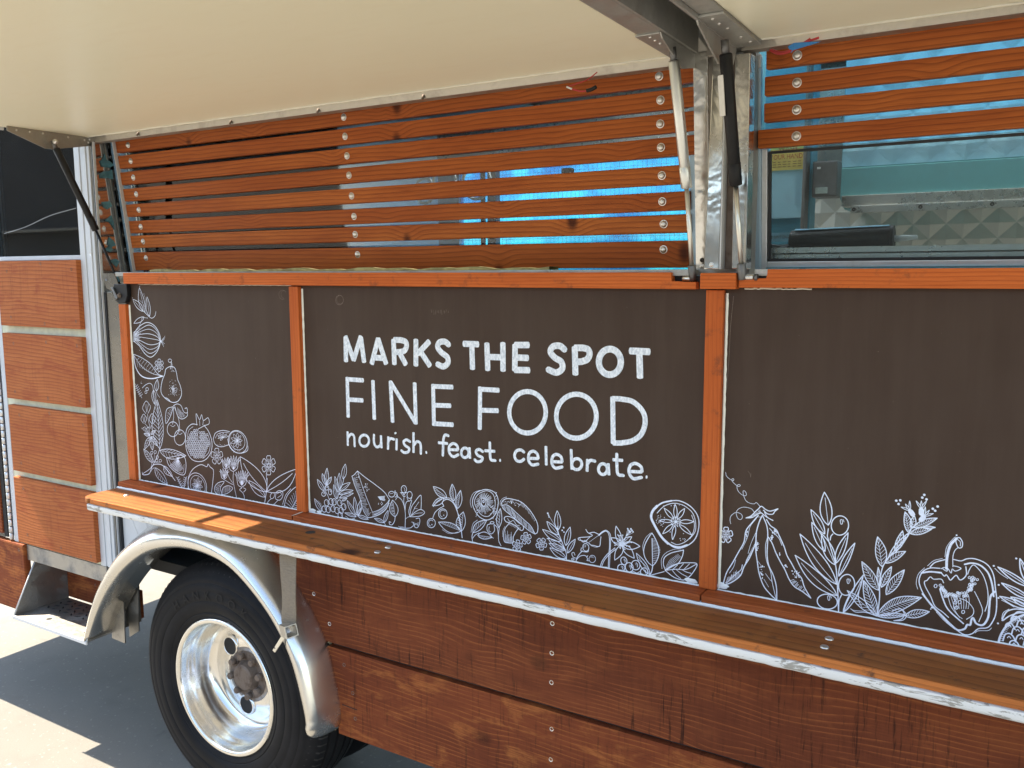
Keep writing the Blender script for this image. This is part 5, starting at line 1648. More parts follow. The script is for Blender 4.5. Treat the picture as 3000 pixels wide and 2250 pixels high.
a = Art('flower_drawing', 'PA', p1); a.flower(632, 1188, 56, 5, squash=0.72, rot=0.3); a.E(1.3, 632, 1188, 10, 12); a.done()
a = Art('berry_twig_drawing', 'PA', p1)
a.leaf((215, 1228), (158, 1140), 16, 16, 2.0, 6, 0); a.S(1.8, (212, 1230), (205, 1262))
for (x, y) in ((210, 1165), (232, 1160), (246, 1192), (266, 1216), (242, 1216)):
    a.E(1.7, x, y, 8, 9, n=12); a.L(1.2, (x - 3, y + 10), (222, 1226))
a.leaf((262, 1150), (432, 1184), 40, 22, 2.3, 8, 0, vw=1.1); a.done()
a = Art('orange_wedge_drawing', 'PA', p1)
a.S(2.6, (305, 1198), (320, 1245), (365, 1290), (418, 1308), (432, 1258), (425, 1200), (395, 1175)); a.L(2.0, (306, 1198), (398, 1180)); a.S(1.4, (318, 1205), (350, 1265), (410, 1296), (420, 1240))
for k in range(11):
    f = k / 10; a.leaf((392 - 20 * f, 1195), (328 + 86 * f, 1218 + 68 * math.sin(math.pi * (0.15 + 0.55 * f))), 5, 5, 1.1, mid=False)
a.done()
a = Art('vine_drawing', 'PA', p1)
a.S(3.0, (150, 1305), (165, 1308), (195, 1298), (215, 1250), (245, 1238), (285, 1250), (335, 1310), (362, 1345)); a.S(2.0, (150, 1305), (148, 1290)); a.leaf((232, 1262), (312, 1370), 26, 18, 2.0, 7, 1); a.leaf((290, 1250), (345, 1318), 24, 10, 2.0, 6, 1); a.S(1.6, (228, 1262), (215, 1268), (205, 1285)); a.done()
a = Art('herb_twig_drawing', 'PA', p1)
for (x0, y0, x1, y1) in ((412, 1400, 375, 1325), (418, 1398, 430, 1325)):
    a.S(1.5, (x0, y0), ((x0 + x1) / 2, (y0 + y1) / 2), (x1, y1))
    for k in range(5):
        f = 0.2 + k * 0.18; x = x0 + (x1 - x0) * f; y = y0 + (y1 - y0) * f; a.L(1.5, (x, y), (x - 12, y - 10)); a.L(1.5, (x, y), (x + 10, y - 12))
a.done()
a = Art('halved_lime_drawing', 'PA', p1)
a.S(2.5, (446, 1395), (448, 1325), (478, 1270), (528, 1242), (566, 1255), (575, 1238), (590, 1258), (610, 1280), (606, 1350), (595, 1440)); a.E(2.3, 505, 1375, 58, 82, -18, n=30); a.E(1.6, 508, 1378, 46, 68, -18, n=28)
for k in range(8):
    an = math.radians(k * 45 + 10); a.leaf((505, 1378), (505 + 36 * math.cos(an), 1378 + 54 * math.sin(an)), 10, 10, 1.2, mid=False)
    for q in (-.2, 0, .2):
        a.L(0.8, (505, 1378), (505 + 28 * math.cos(an + q), 1378 + 42 * math.sin(an + q)))
a.E(1.2, 505, 1378, 9, 11)
a.done()
a = Art('bell_flowers_drawing', 'PA', p1)
for (x, y, s, n_) in ((738, 1245, 1.0, 5), (690, 1240, 0.72, 4), (678, 1308, 0.68, 4), (792, 1345, 1.05, 6)):
    up = y - 52 * s
    a.S(2.2, (x, y + 42 * s), (x - 22 * s, y + 25 * s), (x - 30 * s, y - 20 * s), (x - 40 * s, up + 12))
    a.S(2.2, (x, y + 42 * s), (x + 25 * s, y + 22 * s), (x + 34 * s, y - 20 * s), (x + 48 * s, up + 16))
    for k in range(n_):
        f = k / (n_ - 1); xx = x - 34 * s + 74 * s * f
        a.leaf((x + 2, y + 30 * s), (xx, up - 10 * s * math.sin(math.pi * f)), 6 * s, 6 * s, 1.5, 0, mid=True, vw=0.8)
a.S(2.0, (740, 1290), (738, 1340), (748, 1400), (762, 1462)); a.S(1.8, (690, 1275), (715, 1330), (735, 1360)); a.S(1.8, (682, 1340), (715, 1360), (738, 1372))
a.S(2.0, (795, 1392), (780, 1405), (795, 1418), (808, 1440), (812, 1470)); a.S(2.0, (805, 1392), (820, 1402), (806, 1420))
a.S(2.2, (660, 1440), (625, 1425), (618, 1390), (640, 1360), (680, 1352), (655, 1392), (668, 1436)); a.hatch([(625, 1420), (625, 1385), (650, 1362)], [(655, 1430), (648, 1400), (660, 1372)], 10, 0.9)
a.S(2.2, (664, 1438), (672, 1395), (705, 1378), (735, 1395), (705, 1425), (664, 1438)); a.hatch([(672, 1400), (700, 1382), (728, 1394)], [(672, 1428), (700, 1418), (722, 1404)], 10, 0.9); a.done()
a = Art('broad_leaf_sprig_drawing', 'PA', p1)
a.leaf((955, 1420), (783, 1190), 62, 40, 2.5, mid=True, bend=-18, vw=2.0); a.leaf((955, 1416), (1150, 1270), 52, 42, 2.5, bend=12, vw=2.0); a.leaf((945, 1452), (840, 1345), 20, 26, 2.2)
a.S(2.6, (958, 1330), (955, 1400), (942, 1490)); a.flower(968, 1246, 66, 6, 2.2, squash=0.72, rays=4); a.E(1.4, 970, 1248, 12, 15)
a.S(1.8, (952, 1300), (958, 1360)); a.done()
a = Art('bud_drawing', 'PA', p1)
a.S(2.2, (1012, 1450), (1020, 1418), (1045, 1410), (1060, 1425), (1055, 1455), (1038, 1472), (1015, 1465), closed=True); a.S(1.5, (1022, 1430), (1040, 1422), (1052, 1435), (1026, 1456)); a.E(2.0, 992, 1443, 13, 20, 20)
a.S(1.8, (1030, 1470), (1000, 1500), (975, 1502)); a.S(1.8, (985, 1462), (965, 1480), (958, 1495)); a.done()
a = Art('veined_leaf_drawing', 'PA', p1)
a.S(2.3, (1066, 1520), (1085, 1450), (1120, 1405), (1156, 1378)); a.S(1.8, (1058, 1500), (1078, 1440), (1112, 1398)); a.L(2.0, (1112, 1535), (1160, 1452))
for k in range(8):
    f = k / 7; a.L(1.3, (1112 + 42 * f, 1530 - 68 * f), (1070 + 84 * f, 1505 - 120 * f * (1.0 - 0.12 * f)))
for k in range(5):
    f = k / 5; a.L(1.3, (1115 + 36 * f, 1526 - 62 * f), (1160, 1535 - 60 * f))
a.done()

# ---- middle panel, left half
a = Art('grapes_drawing', 'PB', p2)
for (b, t, l_, r_) in (((272, 325), (280, 148), 20, 22), ((265, 320), (230, 205), 16, 18), ((280, 322), (325, 240), 16, 18), ((250, 385), (178, 265), 18, 22)):
    a.leaf(b, t, l_, r_)
for (x, y, rx, ry) in ((277, 353, 21, 25), (312, 397, 18, 30), (245, 418, 21, 24)):
    a.E(2.3, x, y, rx, ry, n=18); a.E(1.5, x + 5, y - 8, 5, 8, n=8)
a.S(2.0, (270, 330), (262, 380), (290, 440), (300, 470))
for (x, y) in ((275, 510), (322, 498), (355, 500), (412, 512), (250, 575), (292, 580), (342, 572), (384, 590), (428, 590), (455, 552), (418, 640)):
    a.E(2.4, x, y, 23, 33, -8, n=18); a.S(1.6, (x + 4, y - 16), (x + 12, y - 4), (x + 12, y + 10))
a.leaf((225, 600), (150, 468), 18, 22, echo=True)
for (b, t, l_, r_) in (((395, 400), (362, 235), 20, 14), ((410, 370), (408, 200), 18, 22), ((412, 385), (522, 300), 18, 30), ((405, 420), (552, 380), 16, 26), ((410, 460), (555, 410), 14, 24), ((380, 470), (350, 320), 16, 18), ((440, 490), (490, 460), 10, 12), ((450, 260), (472, 105), 24, 26)):
    a.leaf(b, t, l_, r_, 2.0)
a.S(2.0, (460, 240), (440, 320), (410, 390), (390, 470)); a.done()
a = Art('cheese_wedge_drawing', 'PB', p2)
a.S(2.4, (540, 232), (562, 218), (598, 178)); a.S(2.4, (598, 178), (680, 245), (790, 325), (880, 400), (932, 478)); a.S(2.6, (932, 478), (900, 570), (830, 630), (740, 662), (705, 662))
a.S(2.4, (540, 232), (570, 330), (620, 450), (660, 590), (705, 665)); a.S(2.0, (598, 178), (640, 310), (690, 450), (755, 610)); a.S(2.0, (755, 610), (830, 580), (900, 520), (930, 480))
a.hatch([(548, 250), (580, 340), (625, 450), (665, 580), (712, 655)], [(600, 260), (640, 350), (690, 460), (715, 560), (750, 625)], 46, 1.0, 0.55)
for k in range(20):
    f = k / 19; a.L(1.0, (758 + 170 * f, 618 - 130 * f ** 1.5), (752 + 165 * f + 6, 655 - 110 * f ** 1.6)); a.L(1.0, (765 + 165 * f, 640 - 130 * f ** 1.5), (765 + 150 * f + 20, 625 - 105 * f ** 1.5))
for k in range(9):
    a.L(1.3, (812 + k * 3, 460 + k * 4 - 14), (885 + RND.uniform(-6, 4), 440 + k * 6))
a.dots(690, 340, 22, 18, 18, 1.2); a.dots(845, 520, 16, 8, 10, 1.2); a.dots(590, 235, 14, 16, 14, 1.0); a.done()
a = Art('leaf_tuft_drawing', 'PB', p2)
for (b, t, l_, r_) in (((590, 640), (565, 450), 18, 22), ((575, 640), (490, 485), 16, 22), ((600, 640), (635, 480), 18, 22), ((585, 655), (465, 615), 16, 14), ((600, 645), (712, 682), 16, 18), ((605, 640), (640, 560), 10, 12)):
    a.leaf(b, t, l_, r_, 2.1)
a.S(1.4, (475, 650), (520, 680), (570, 672)); a.done()
a = Art('hazelnut_sprig_drawing', 'PB', p2)
a.leaf((992, 655), (965, 482), 42, 46, 2.3, 0); a.hatch([(955, 510), (945, 580), (970, 640)], [(968, 500), (975, 570), (985, 630)], 12, 0.9); a.S(2.4, (992, 655), (985, 700), (962, 738), (935, 735), (930, 708), (948, 715))
a.E(2.2, 955, 420, 32, 30, 10); a.S(2.0, (985, 395), (1005, 405), (1015, 430), (992, 452)); a.S(1.8, (990, 380), (998, 420), (1018, 440), (995, 480)); a.L(1.2, (940, 415), (968, 410))
a.E(2.2, 1083, 368, 28, 38, 0); a.S(2.0, (1045, 405), (1075, 408), (1082, 430), (1100, 405), (1115, 400)); a.S(2.0, (1055, 400), (1075, 440), (1100, 440)); a.E(2.2, 1143, 428, 27, 36); a.S(2.0, (1115, 450), (1130, 490), (1150, 485), (1165, 455)); a.S(1.4, (1082, 350), (1092, 365), (1090, 390))
a.S(2.2, (1020, 445), (1060, 480), (1085, 540), (1098, 620), (1098, 690), (1095, 775)); a.S(2.0, (1085, 440), (1082, 500), (1092, 560)); a.S(2.0, (1135, 490), (1105, 510), (1095, 590))
a.S(2.3, (1145, 655), (1135, 600), (1150, 540), (1165, 485)); a.S(2.3, (1145, 655), (1160, 560), (1205, 490), (1258, 430), (1265, 500), (1262, 580)); a.S(2.3, (1145, 655), (1210, 600), (1262, 580), (1300, 612), (1260, 645), (1200, 655), (1145, 655))
a.S(1.3, (1160, 640), (1195, 570), (1240, 500)); a.S(1.3, (1165, 645), (1215, 620), (1280, 615)); a.L(1.0, (1195, 570), (1225, 570)); a.L(1.0, (1180, 600), (1200, 548))
a.leaf((880, 715), (918, 590), 16, 20, 2.1); a.leaf((875, 715), (775, 672), 18, 16, 2.1); a.L(1.6, (870, 712), (892, 740))
a.S(2.2, (1210, 675), (1245, 672), (1248, 720), (1225, 768), (1195, 760), (1180, 720)); a.S(1.8, (1165, 710), (1190, 720), (1195, 745), (1210, 725), (1225, 745), (1232, 715)); a.S(2.2, (1180, 750), (1150, 772), (1095, 775), (1040, 770)); a.S(1.4, (1100, 680), (1125, 660), (1145, 655)); a.S(1.2, (1025, 755), (1050, 760), (1080, 762)); a.done()
a = Art('cherry_branch_drawing', 'PB', p2)
a.S(3.0, (1500, 545), (1485, 505), (1520, 475), (1560, 480), (1605, 520), (1640, 600), (1670, 700), (1692, 875)); a.S(2.0, (1390, 550), (1440, 490), (1500, 465), (1560, 462), (1600, 500), (1635, 570), (1660, 690), (1680, 780))
a.leaf((1530, 455), (1390, 340), 32, 40, 2.2, 8, -1, vw=1.0); a.leaf((1500, 460), (1382, 540), 30, 34, 2.2, 7, 1, vw=1.0); a.leaf((1605, 490), (1588, 315), 28, 34, 2.2, 9, -1, vw=1.0); a.leaf((1645, 570), (1676, 380), 30, 32, 2.2, 9, -1, vw=1.0)
a.E(2.4, 1490, 625, 45, 52, n=26); a.E(1.7, 1490, 622, 30, 36, 0, 100, 320, 16); a.dot(1500, 640, 1.6); a.E(2.4, 1370, 722, 42, 48, n=26); a.E(1.7, 1368, 722, 26, 32, 0, 100, 320, 16); a.dot(1376, 738, 1.6)
a.S(2.2, (1385, 668), (1410, 610), (1455, 570), (1500, 545)); a.leaf((1680, 805), (1445, 712), 40, 58, 2.3, 11, 1, vw=1.0); a.leaf((1685, 805), (1705, 605), 32, 64, 2.3, 8, -1, vw=1.0); a.S(1.2, (1485, 790), (1560, 832), (1650, 815)); a.done()
a = Art('sliced_mushroom_drawing', 'PB', p2)
a.S(2.5, (1960, 372), (2035, 405), (2068, 480), (2058, 580), (2020, 655), (1950, 690), (1870, 655), (1815, 570), (1800, 490), (1835, 410), (1900, 378), closed=True); a.S(2.0, (1958, 385), (2010, 415), (2035, 480), (2032, 560), (2000, 620), (1960, 652), (1900, 640), (1850, 580), (1820, 500), (1850, 430), (1905, 395), closed=True)
for k in range(46):
    an = 2 * math.pi * k / 46; r0_ = 38 + 6 * math.sin(an * 2); r1_ = (98, 122)
    a.L(1.15, (1915 + r0_ * math.cos(an), 500 + r0_ * 1.1 * math.sin(an)), (1925 + r1_[0] * 0.98 * math.cos(an) * RND.uniform(.75, 1), 515 + r1_[1] * 0.98 * math.sin(an) * RND.uniform(.75, 1)))
a.S(2.4, (1900, 462), (1930, 475), (1942, 510), (1925, 545), (1905, 540), (1890, 500), closed=True); a.E(2.6, 1915, 495, 8, 14, n=10); a.dots(2030, 600, 18, 40, 40, 1.1); a.dots(1860, 610, 16, 26, 20, 1.0); a.dots(2045, 440, 8, 22, 14, 1.0)
a.S(1.3, (1790, 560), (1778, 490), (1810, 410), (1880, 378)); a.done()
a = Art('mushroom_sprout_drawing', 'PB', p2)
a.leaf((1805, 820), (1948, 690), 30, 48, 2.3, 8, -1, vw=1.1); a.S(2.5, (1805, 820), (1795, 860), (1800, 912)); a.S(1.3, (1852, 690), (1805, 730), (1785, 820)); a.S(2.0, (1802, 880), (1830, 845), (1870, 825)); a.leaf((1855, 850), (2005, 870), 30, 44, 2.2, 8, 1, vw=1.0); a.L(1.6, (1985, 862), (2020, 880))
a.S(2.2, (2025, 745), (2030, 800), (1995, 835), (1955, 800), (1955, 745), (1985, 730)); a.S(1.6, (1975, 760), (1972, 800), (1992, 815)); a.E(2.0, 2005, 718, 20, 12); a.S(2.3, (2025, 735), (2058, 770), (2070, 840), (2075, 910), (2098, 958)); a.leaf((2075, 770), (2092, 570), 24, 32, 2.2, 6, -1); a.S(1.8, (2080, 770), (2072, 840)); a.done()

# ---- middle panel, right half
a = Art('mushroom_drawing', 'PC', p2)
a.S(2.6, (222, 352), (225, 315), (262, 288), (320, 292), (400, 318), (470, 380), (525, 460), (555, 530), (552, 595), (530, 615)); a.S(2.3, (222, 352), (245, 390), (330, 460), (400, 520), (470, 580), (530, 615)); a.S(2.3, (222, 348), (280, 350), (360, 420), (430, 485), (490, 540), (530, 612)); a.S(1.2, (208, 350), (210, 310), (240, 280), (268, 272))
a.hatch([(235, 355), (290, 365), (350, 425), (420, 488), (480, 540), (520, 595)], [(245, 385), (320, 450), (370, 490), (430, 540), (480, 580), (525, 608)], 34, 1.0, 0.2)
a.S(2.5, (262, 452), (245, 470), (262, 500), (300, 512), (360, 545), (400, 580), (422, 570), (418, 535), (380, 510), (340, 475), (300, 455), closed=True); a.S(2.4, (290, 515), (255, 560), (240, 610), (245, 680), (280, 695), (325, 692), (330, 640), (355, 590), (375, 565)); a.S(1.3, (250, 545), (232, 590), (232, 640)); a.S(1.6, (275, 470), (300, 500), (330, 490), (360, 530), (385, 535))
for k in range(13):
    x = 252 + k * 6; a.L(1.1, (x, 690), (x + RND.uniform(-4, 8), 690 - RND.uniform(25, 110)))
for k in range(9):
    x = 300 + k * 12; a.L(1.1, (x, 505 + k * 6), (x - 8, 530 + k * 6))
a.hatch([(400, 325), (440, 355), (490, 420), (530, 490)], [(410, 360), (450, 400), (490, 450), (525, 510)], 14, 0.9, 0.6); a.dots(300, 318, 34, 10, 28, 1.0); a.dots(375, 345, 14, 8, 14, 0.9); a.done()
a = Art('flower_drawing', 'PC', p2); a.flower(447, 655, 58, 5, 2.2, 0.2, 0.88); a.done()
a = Art('flower_drawing', 'PC', p2); a.flower(365, 722, 56, 5, 2.2, 0.5, 0.86); a.done()
a = Art('flower_drawing', 'PC', p2); a.flower(588, 706, 60, 5, 2.2, 0.9, 0.88); a.done()
a = Art('olive_branch_drawing', 'PC', p2)
a.S(2.6, (820, 848), (818, 790), (780, 690), (745, 600), (740, 540))
for (b, t, l_, r_) in (((745, 575), (735, 400), 28, 30), ((745, 620), (640, 498), 22, 30), ((770, 680), (600, 572), 22, 34), ((800, 755), (652, 655), 26, 30), ((812, 760), (660, 700), 16, 34), ((818, 840), (668, 742), 24, 32), ((815, 720), (855, 550), 24, 30), ((830, 790), (902, 662), 20, 26)):
    a.leaf(b, t, l_, r_, 2.3)
a.S(1.2, (745, 590), (710, 530), (668, 460), (650, 430)); a.dot(648, 422, 2.2); a.dot(656, 440, 1.8); a.dot(660, 456, 1.8); a.dot(795, 555, 2.2); a.dot(782, 580, 2.0); a.dot(798, 596, 1.8); a.dot(644, 656, 1.6); a.done()
a = Art('berry_sprig_drawing', 'PC', p2)
a.S(2.4, (910, 868), (915, 840), (940, 800), (968, 770)); a.S(2.2, (915, 850), (945, 820), (985, 812), (1012, 825)); a.E(2.3, 1000, 738, 28, 36, -10); a.S(2.2, (960, 742), (955, 768), (985, 778), (1020, 778), (1025, 755)); a.S(1.5, (985, 720), (980, 742)); a.S(1.5, (1000, 716), (996, 735))
a.E(1.6, 1060, 845, 30, 34); a.S(2.0, (1018, 815), (1008, 830), (1020, 845), (1010, 858), (1030, 862)); a.S(1.4, (1045, 830), (1060, 825), (1068, 835)); a.S(2.0, (908, 838), (882, 825), (870, 795), (888, 785), (900, 810)); a.E(2.0, 880, 846, 12, 8); a.done()
a = Art('drooping_flower_drawing', 'PC', p2)
a.S(2.4, (1120, 630), (1155, 600), (1190, 588), (1215, 625), (1220, 720), (1212, 820), (1208, 925)); a.S(2.0, (1120, 620), (1160, 588), (1195, 582), (1228, 625), (1228, 720), (1218, 925)); a.S(2.3, (1125, 620), (1075, 598), (1025, 605), (1000, 572)); a.S(2.3, (1025, 605), (1060, 625), (1030, 640), (940, 648), (935, 668), (985, 680), (1010, 690), (1030, 700), (1045, 715), (1080, 722), (1110, 730), (1130, 722), (1135, 680), (1140, 640)); a.S(1.8, (940, 650), (980, 690), (1040, 640))
a.hatch([(1120, 625), (1130, 640)], [(1030, 690), (1132, 710)], 12, 1.0); a.dots(1005, 680, 12, 5, 8, 1.2); a.S(1.2, (1050, 722), (1090, 735), (1130, 728)); a.done()
a = Art('star_lily_drawing', 'PC', p2)
for (t, l_, r_) in (((1280, 542), 18, 34), ((1232, 650), 26, 28), ((1500, 728), 38, 34), ((1448, 838), 30, 36), ((1268, 855), 30, 34), ((1425, 640), 18, 30)):
    a.leaf((1338, 712), t, l_, r_, 2.5, mid=False)
for k in range(22):
    an = math.radians(RND.uniform(0, 360)); r_ = RND.uniform(30, 85); a.L(1.2, (1338 + 8 * math.cos(an), 705 + 8 * math.sin(an)), (1338 + r_ * math.cos(an), 700 + r_ * math.sin(an))); a.dot(1338 + (r_ + 4) * math.cos(an), 700 + (r_ + 4) * math.sin(an), 1.5)
for k in range(6):
    x = 1388 + k * 10; a.S(1.1, (1350, 690), (1370, 640), (x, 572 + (k % 3) * 14)); a.dot(x, 566 + (k % 3) * 14, 2.6 if k == 2 else 2.0)
for k in range(26):
    an = math.radians(k * 14); a.L(1.4, (1338, 708), (1338 + 26 * math.cos(an), 708 + 26 * math.sin(an)))
a.S(2.4, (1270, 742), (1200, 800), (1155, 860), (1135, 910)); a.S(2.2, (1280, 752), (1215, 805), (1170, 860), (1148, 912)); a.done()
a = Art('berry_cluster_drawing', 'PC', p2)
for (x, y, rx_, ry_) in ((1352, 862, 28, 36), (1328, 926, 34, 32), (1402, 922, 36, 44), (1462, 902, 40, 44), (1540, 962, 34, 34)):
    a.E(2.6, x, y, rx_, ry_, -15, n=22); a.S(2.0, (x + 4, y - ry_ * .5), (x + rx_ * .45, y - ry_ * .1), (x + rx_ * .35, y + ry_ * .4)); a.S(1.2, (x - 2, y - ry_ * .3), (x + 6, y))
a.S(1.8, (1340, 955), (1380, 972), (1430, 958), (1470, 975), (1500, 962)); a.done()
a = Art('large_leaves_drawing', 'PC', p2)
a.leaf((1618, 910), (1612, 605), 62, 80, 2.5, 0, mid=True, vw=2.0); a.hatch([(1618, 660), (1618, 760), (1620, 890)], [(1640, 660), (1690, 770), (1630, 890)], 22, 0.95); a.S(1.2, (1535, 790), (1528, 720), (1555, 650), (1600, 605)); a.leaf((1595, 990), (1468, 792), 24, 30, 2.3); a.S(1.6, (1490, 850), (1540, 895), (1585, 945)); a.S(3.0, (1620, 905), (1610, 960), (1590, 998)); a.L(2.2, (1590, 998), (1725, 962))
a.S(2.5, (1735, 945), (1718, 890), (1730, 830), (1790, 790), (1860, 772), (1905, 762)); a.S(2.5, (1735, 945), (1800, 905), (1860, 880), (1895, 815), (1905, 762)); a.hatch([(1740, 920), (1780, 850), (1860, 795)], [(1745, 940), (1820, 890), (1890, 820)], 24, 1.0); a.S(1.2, (1705, 935), (1700, 850), (1740, 790), (1820, 755), (1880, 752))
a.S(2.5, (1735, 955), (1800, 915), (1870, 885), (1945, 880), (2030, 892), (1985, 980), (1930, 1030), (1885, 1038), (1810, 1010), (1740, 955)); a.S(2.2, (1735, 950), (1830, 940), (1930, 940), (2025, 892))
for (x, y, x2, y2) in ((1800, 945, 1850, 900), (1860, 940, 1905, 888), (1910, 940, 1960, 890), (1800, 948, 1880, 1028), (1840, 945, 1940, 1010), (1890, 943, 1975, 978)):
    a.S(1.8, (x, y), ((x + x2) / 2 - 4, (y + y2) / 2 + 4), (x2, y2))
a.done()
a = Art('citrus_half_drawing', 'PC', p2)
a.S(3.0, (1790, 305), (1870, 308), (1960, 352), (2025, 425), (2048, 510), (2030, 620), (1985, 690), (1900, 738), (1820, 738), (1745, 690)); a.S(7.5, (1760, 702), (1700, 640), (1640, 540), (1605, 460), (1620, 400), (1660, 355)); a.S(4.5, (1650, 365), (1710, 325), (1795, 306)); a.S(2.0, (1840, 330), (1910, 352), (1985, 415), (2015, 500), (2012, 590), (1960, 660)); a.S(2.2, (1660, 420), (1720, 360), (1790, 332), (1840, 330)); a.S(2.0, (1980, 440), (2005, 520), (1990, 610), (1930, 680), (1850, 712), (1790, 690)); a.S(5.0, (1745, 685), (1800, 722), (1870, 735), (1940, 715))
C0_ = (1832, 500)
for (t, w_) in (((1828, 340), 16), ((1915, 378), 18), ((1998, 500), 18), ((1980, 622), 16), ((1802, 665), 16), ((1712, 612), 18), ((1682, 488), 14), ((1725, 375), 16)):
    t = Vector(t); b = Vector(C0_); a.leaf(b.lerp(t, 0.22), t, w_, w_, 2.2, mid=False)
for k in range(8):
    an = math.radians(k * 45 + 20); a.leaf(C0_, (C0_[0] + 48 * math.cos(an), C0_[1] + 52 * math.sin(an)), 7, 7, 1.4, mid=False)
a.dots(1690, 490, 18, 26, 34, 0.9); a.dots(1835, 500, 10, 10, 8, 1.4); a.dots(1880, 650, 30, 20, 10, 1.0); a.dots(1830, 345, 60, 10, 10, 0.9); a.done()

# ---- right panel
a = Art('pea_pods_drawing', 'PD', p3)
a.S(1.3, (252, 112), (262, 150), (300, 182), (328, 192), (330, 176), (314, 176), (318, 200), (350, 232), (380, 250), (395, 238), (380, 230), (362, 245), (372, 290), (405, 325), (440, 340), (455, 325), (440, 295), (422, 295), (428, 340), (450, 388), (490, 412), (530, 418), (552, 406), (590, 448))
a.S(1.4, (532, 500), (500, 465), (430, 450), (375, 470), (355, 510), (372, 560), (400, 570), (415, 545), (400, 515), (350, 502), (305, 535), (295, 575), (302, 612))
a.S(2.8, (540, 495), (570, 468), (600, 442), (640, 472), (680, 488), (720, 480), (760, 466)); a.S(2.6, (450, 555), (500, 535), (540, 495)); a.S(2.6, (450, 555), (510, 550), (570, 515), (600, 505)); a.S(2.6, (760, 468), (730, 492), (710, 518), (660, 515), (620, 480)); a.S(2.6, (605, 510), (650, 545), (712, 580)); a.S(2.2, (630, 500), (660, 550), (712, 578)); a.hatch([(470, 550), (540, 510), (590, 470)], [(500, 548), (560, 520), (600, 500)], 14, 1.0)
a.S(2.9, (570, 530), (510, 600), (450, 680), (430, 790), (370, 900), (320, 990), (260, 1090), (225, 1210)); a.S(3.2, (225, 1212), (310, 1180), (395, 1115), (430, 1030), (480, 950), (525, 850), (545, 790), (552, 690), (580, 590), (610, 530)); a.S(1.3, (550, 560), (490, 640), (465, 740), (410, 860)); a.S(1.3, (350, 960), (330, 1030), (290, 1090)); a.S(2.0, (260, 1190), (340, 1110), (400, 1060), (415, 1010)); a.S(1.2, (545, 700), (500, 800), (470, 900))
for k in range(16):
    f = k / 15; a.L(1.0, (250 + 140 * f, 1190 - 70 * f), (262 + 110 * f + RND.uniform(0, 12), 1150 - 70 * f - RND.uniform(0, 30)))
for k in range(12):
    f = k / 11; a.L(1.0, (440 + 95 * f, 1010 - 190 * f), (455 + 75 * f, 960 - 150 * f))
a.S(2.9, (552, 690), (545, 850), (560, 980), (580, 1100), (625, 1220), (700, 1310), (750, 1352)); a.S(2.9, (750, 1352), (745, 1220), (715, 1110), (670, 1010), (655, 900), (662, 760), (655, 640), (612, 530)); a.S(1.6, (660, 740), (640, 830), (648, 960), (690, 1080), (705, 1180), (740, 1330)); a.S(1.3, (640, 1095), (680, 1150), (700, 1170)); a.S(1.0, (625, 1150), (670, 1225))
a.hatch([(565, 545), (555, 620)], [(605, 545), (570, 640)], 12, 1.0); a.hatch([(555, 960), (565, 1020)], [(600, 1020), (620, 1050)], 8, 1.0, .4); a.dots(560, 820, 6, 26, 22, 1.2); a.dots(600, 1100, 8, 22, 16, 1.2); a.dots(605, 1030, 12, 8, 12, 1.1)
a.S(2.9, (650, 570), (690, 630), (745, 670), (775, 730), (820, 830), (850, 920), (890, 990), (940, 1080), (990, 1140), (1020, 1230), (1080, 1332)); a.S(2.9, (1080, 1332), (1000, 1270), (920, 1220), (870, 1150), (830, 1060), (785, 980), (740, 890), (705, 800), (668, 740)); a.S(1.8, (680, 655), (720, 700), (770, 750), (800, 820)); a.hatch([(880, 1165), (940, 1225), (1020, 1280)], [(920, 1150), (970, 1190), (1030, 1260)], 12, 1.1, .3); a.dots(735, 690, 14, 14, 22, 1.2); a.dots(700, 750, 10, 16, 18, 1.2); a.dots(830, 1030, 14, 10, 12, 1.2); a.dots(945, 1110, 16, 20, 22, 1.3); a.dots(770, 910, 8, 10, 8, 1.1); a.dots(455, 720, 6, 18, 14, 1.2); a.done()
a = Art('flower_drawing', 'PD', p3); a.flower(255, 722, 82, 5, 2.6, 0.35, 0.84, 4); a.done()
a = Art('olive_branch_drawing', 'PD', p3)
a.S(3.0, (1350, 1470), (1345, 1340), (1338, 1200), (1328, 1060), (1310, 960)); a.S(2.6, (1240, 730), (1250, 660)); a.S(2.6, (1268, 770), (1275, 735), (1295, 710)); a.S(2.6, (1310, 970), (1260, 800), (1240, 730))
for (b, t, l_, r_, bd) in (((1250, 625), (1212, 305), 52, 62, 0), ((1215, 710), (1082, 475), 34, 40, 0), ((1218, 880), (1090, 598), 36, 40, 0), ((1315, 1010), (1185, 708), 44, 52, 0), ((1318, 1000), (1442, 700), 34, 40, 0), ((1330, 1200), (975, 712), 70, 52, -20), ((1335, 1310), (928, 918), 62, 56, -24), ((1352, 1120), (1508, 800), 24, 38, 0), ((1395, 1475), (1590, 1110), 26, 40, 14)):
    a.leaf(b, t, l_, r_, 2.7, bend=bd, vw=1.3)
for (x, y, rx_, ry_) in ((1363, 628, 84, 94), (1428, 1205, 78, 102), (1240, 1368, 98, 72)):
    a.E(2.8, x, y, rx_, ry_, 8, n=34); a.S(1.7, (x + 4, y - 50), (x + 20, y - 56), (x + 24, y - 20), (x + 10, y - 14), closed=True); a.L(1.5, (x + 32, y - 58), (x + 40, y - 34))
a.S(2.6, (1380, 1300), (1355, 1360), (1350, 1470)); a.S(2.2, (1465, 1300), (1420, 1400), (1395, 1475)); a.done()
a = Art('leafy_herb_drawing', 'PE', p3)
a.S(2.8, (332, 1118), (350, 980), (352, 860), (372, 735), (420, 650), (500, 560), (580, 470), (600, 420), (640, 380))
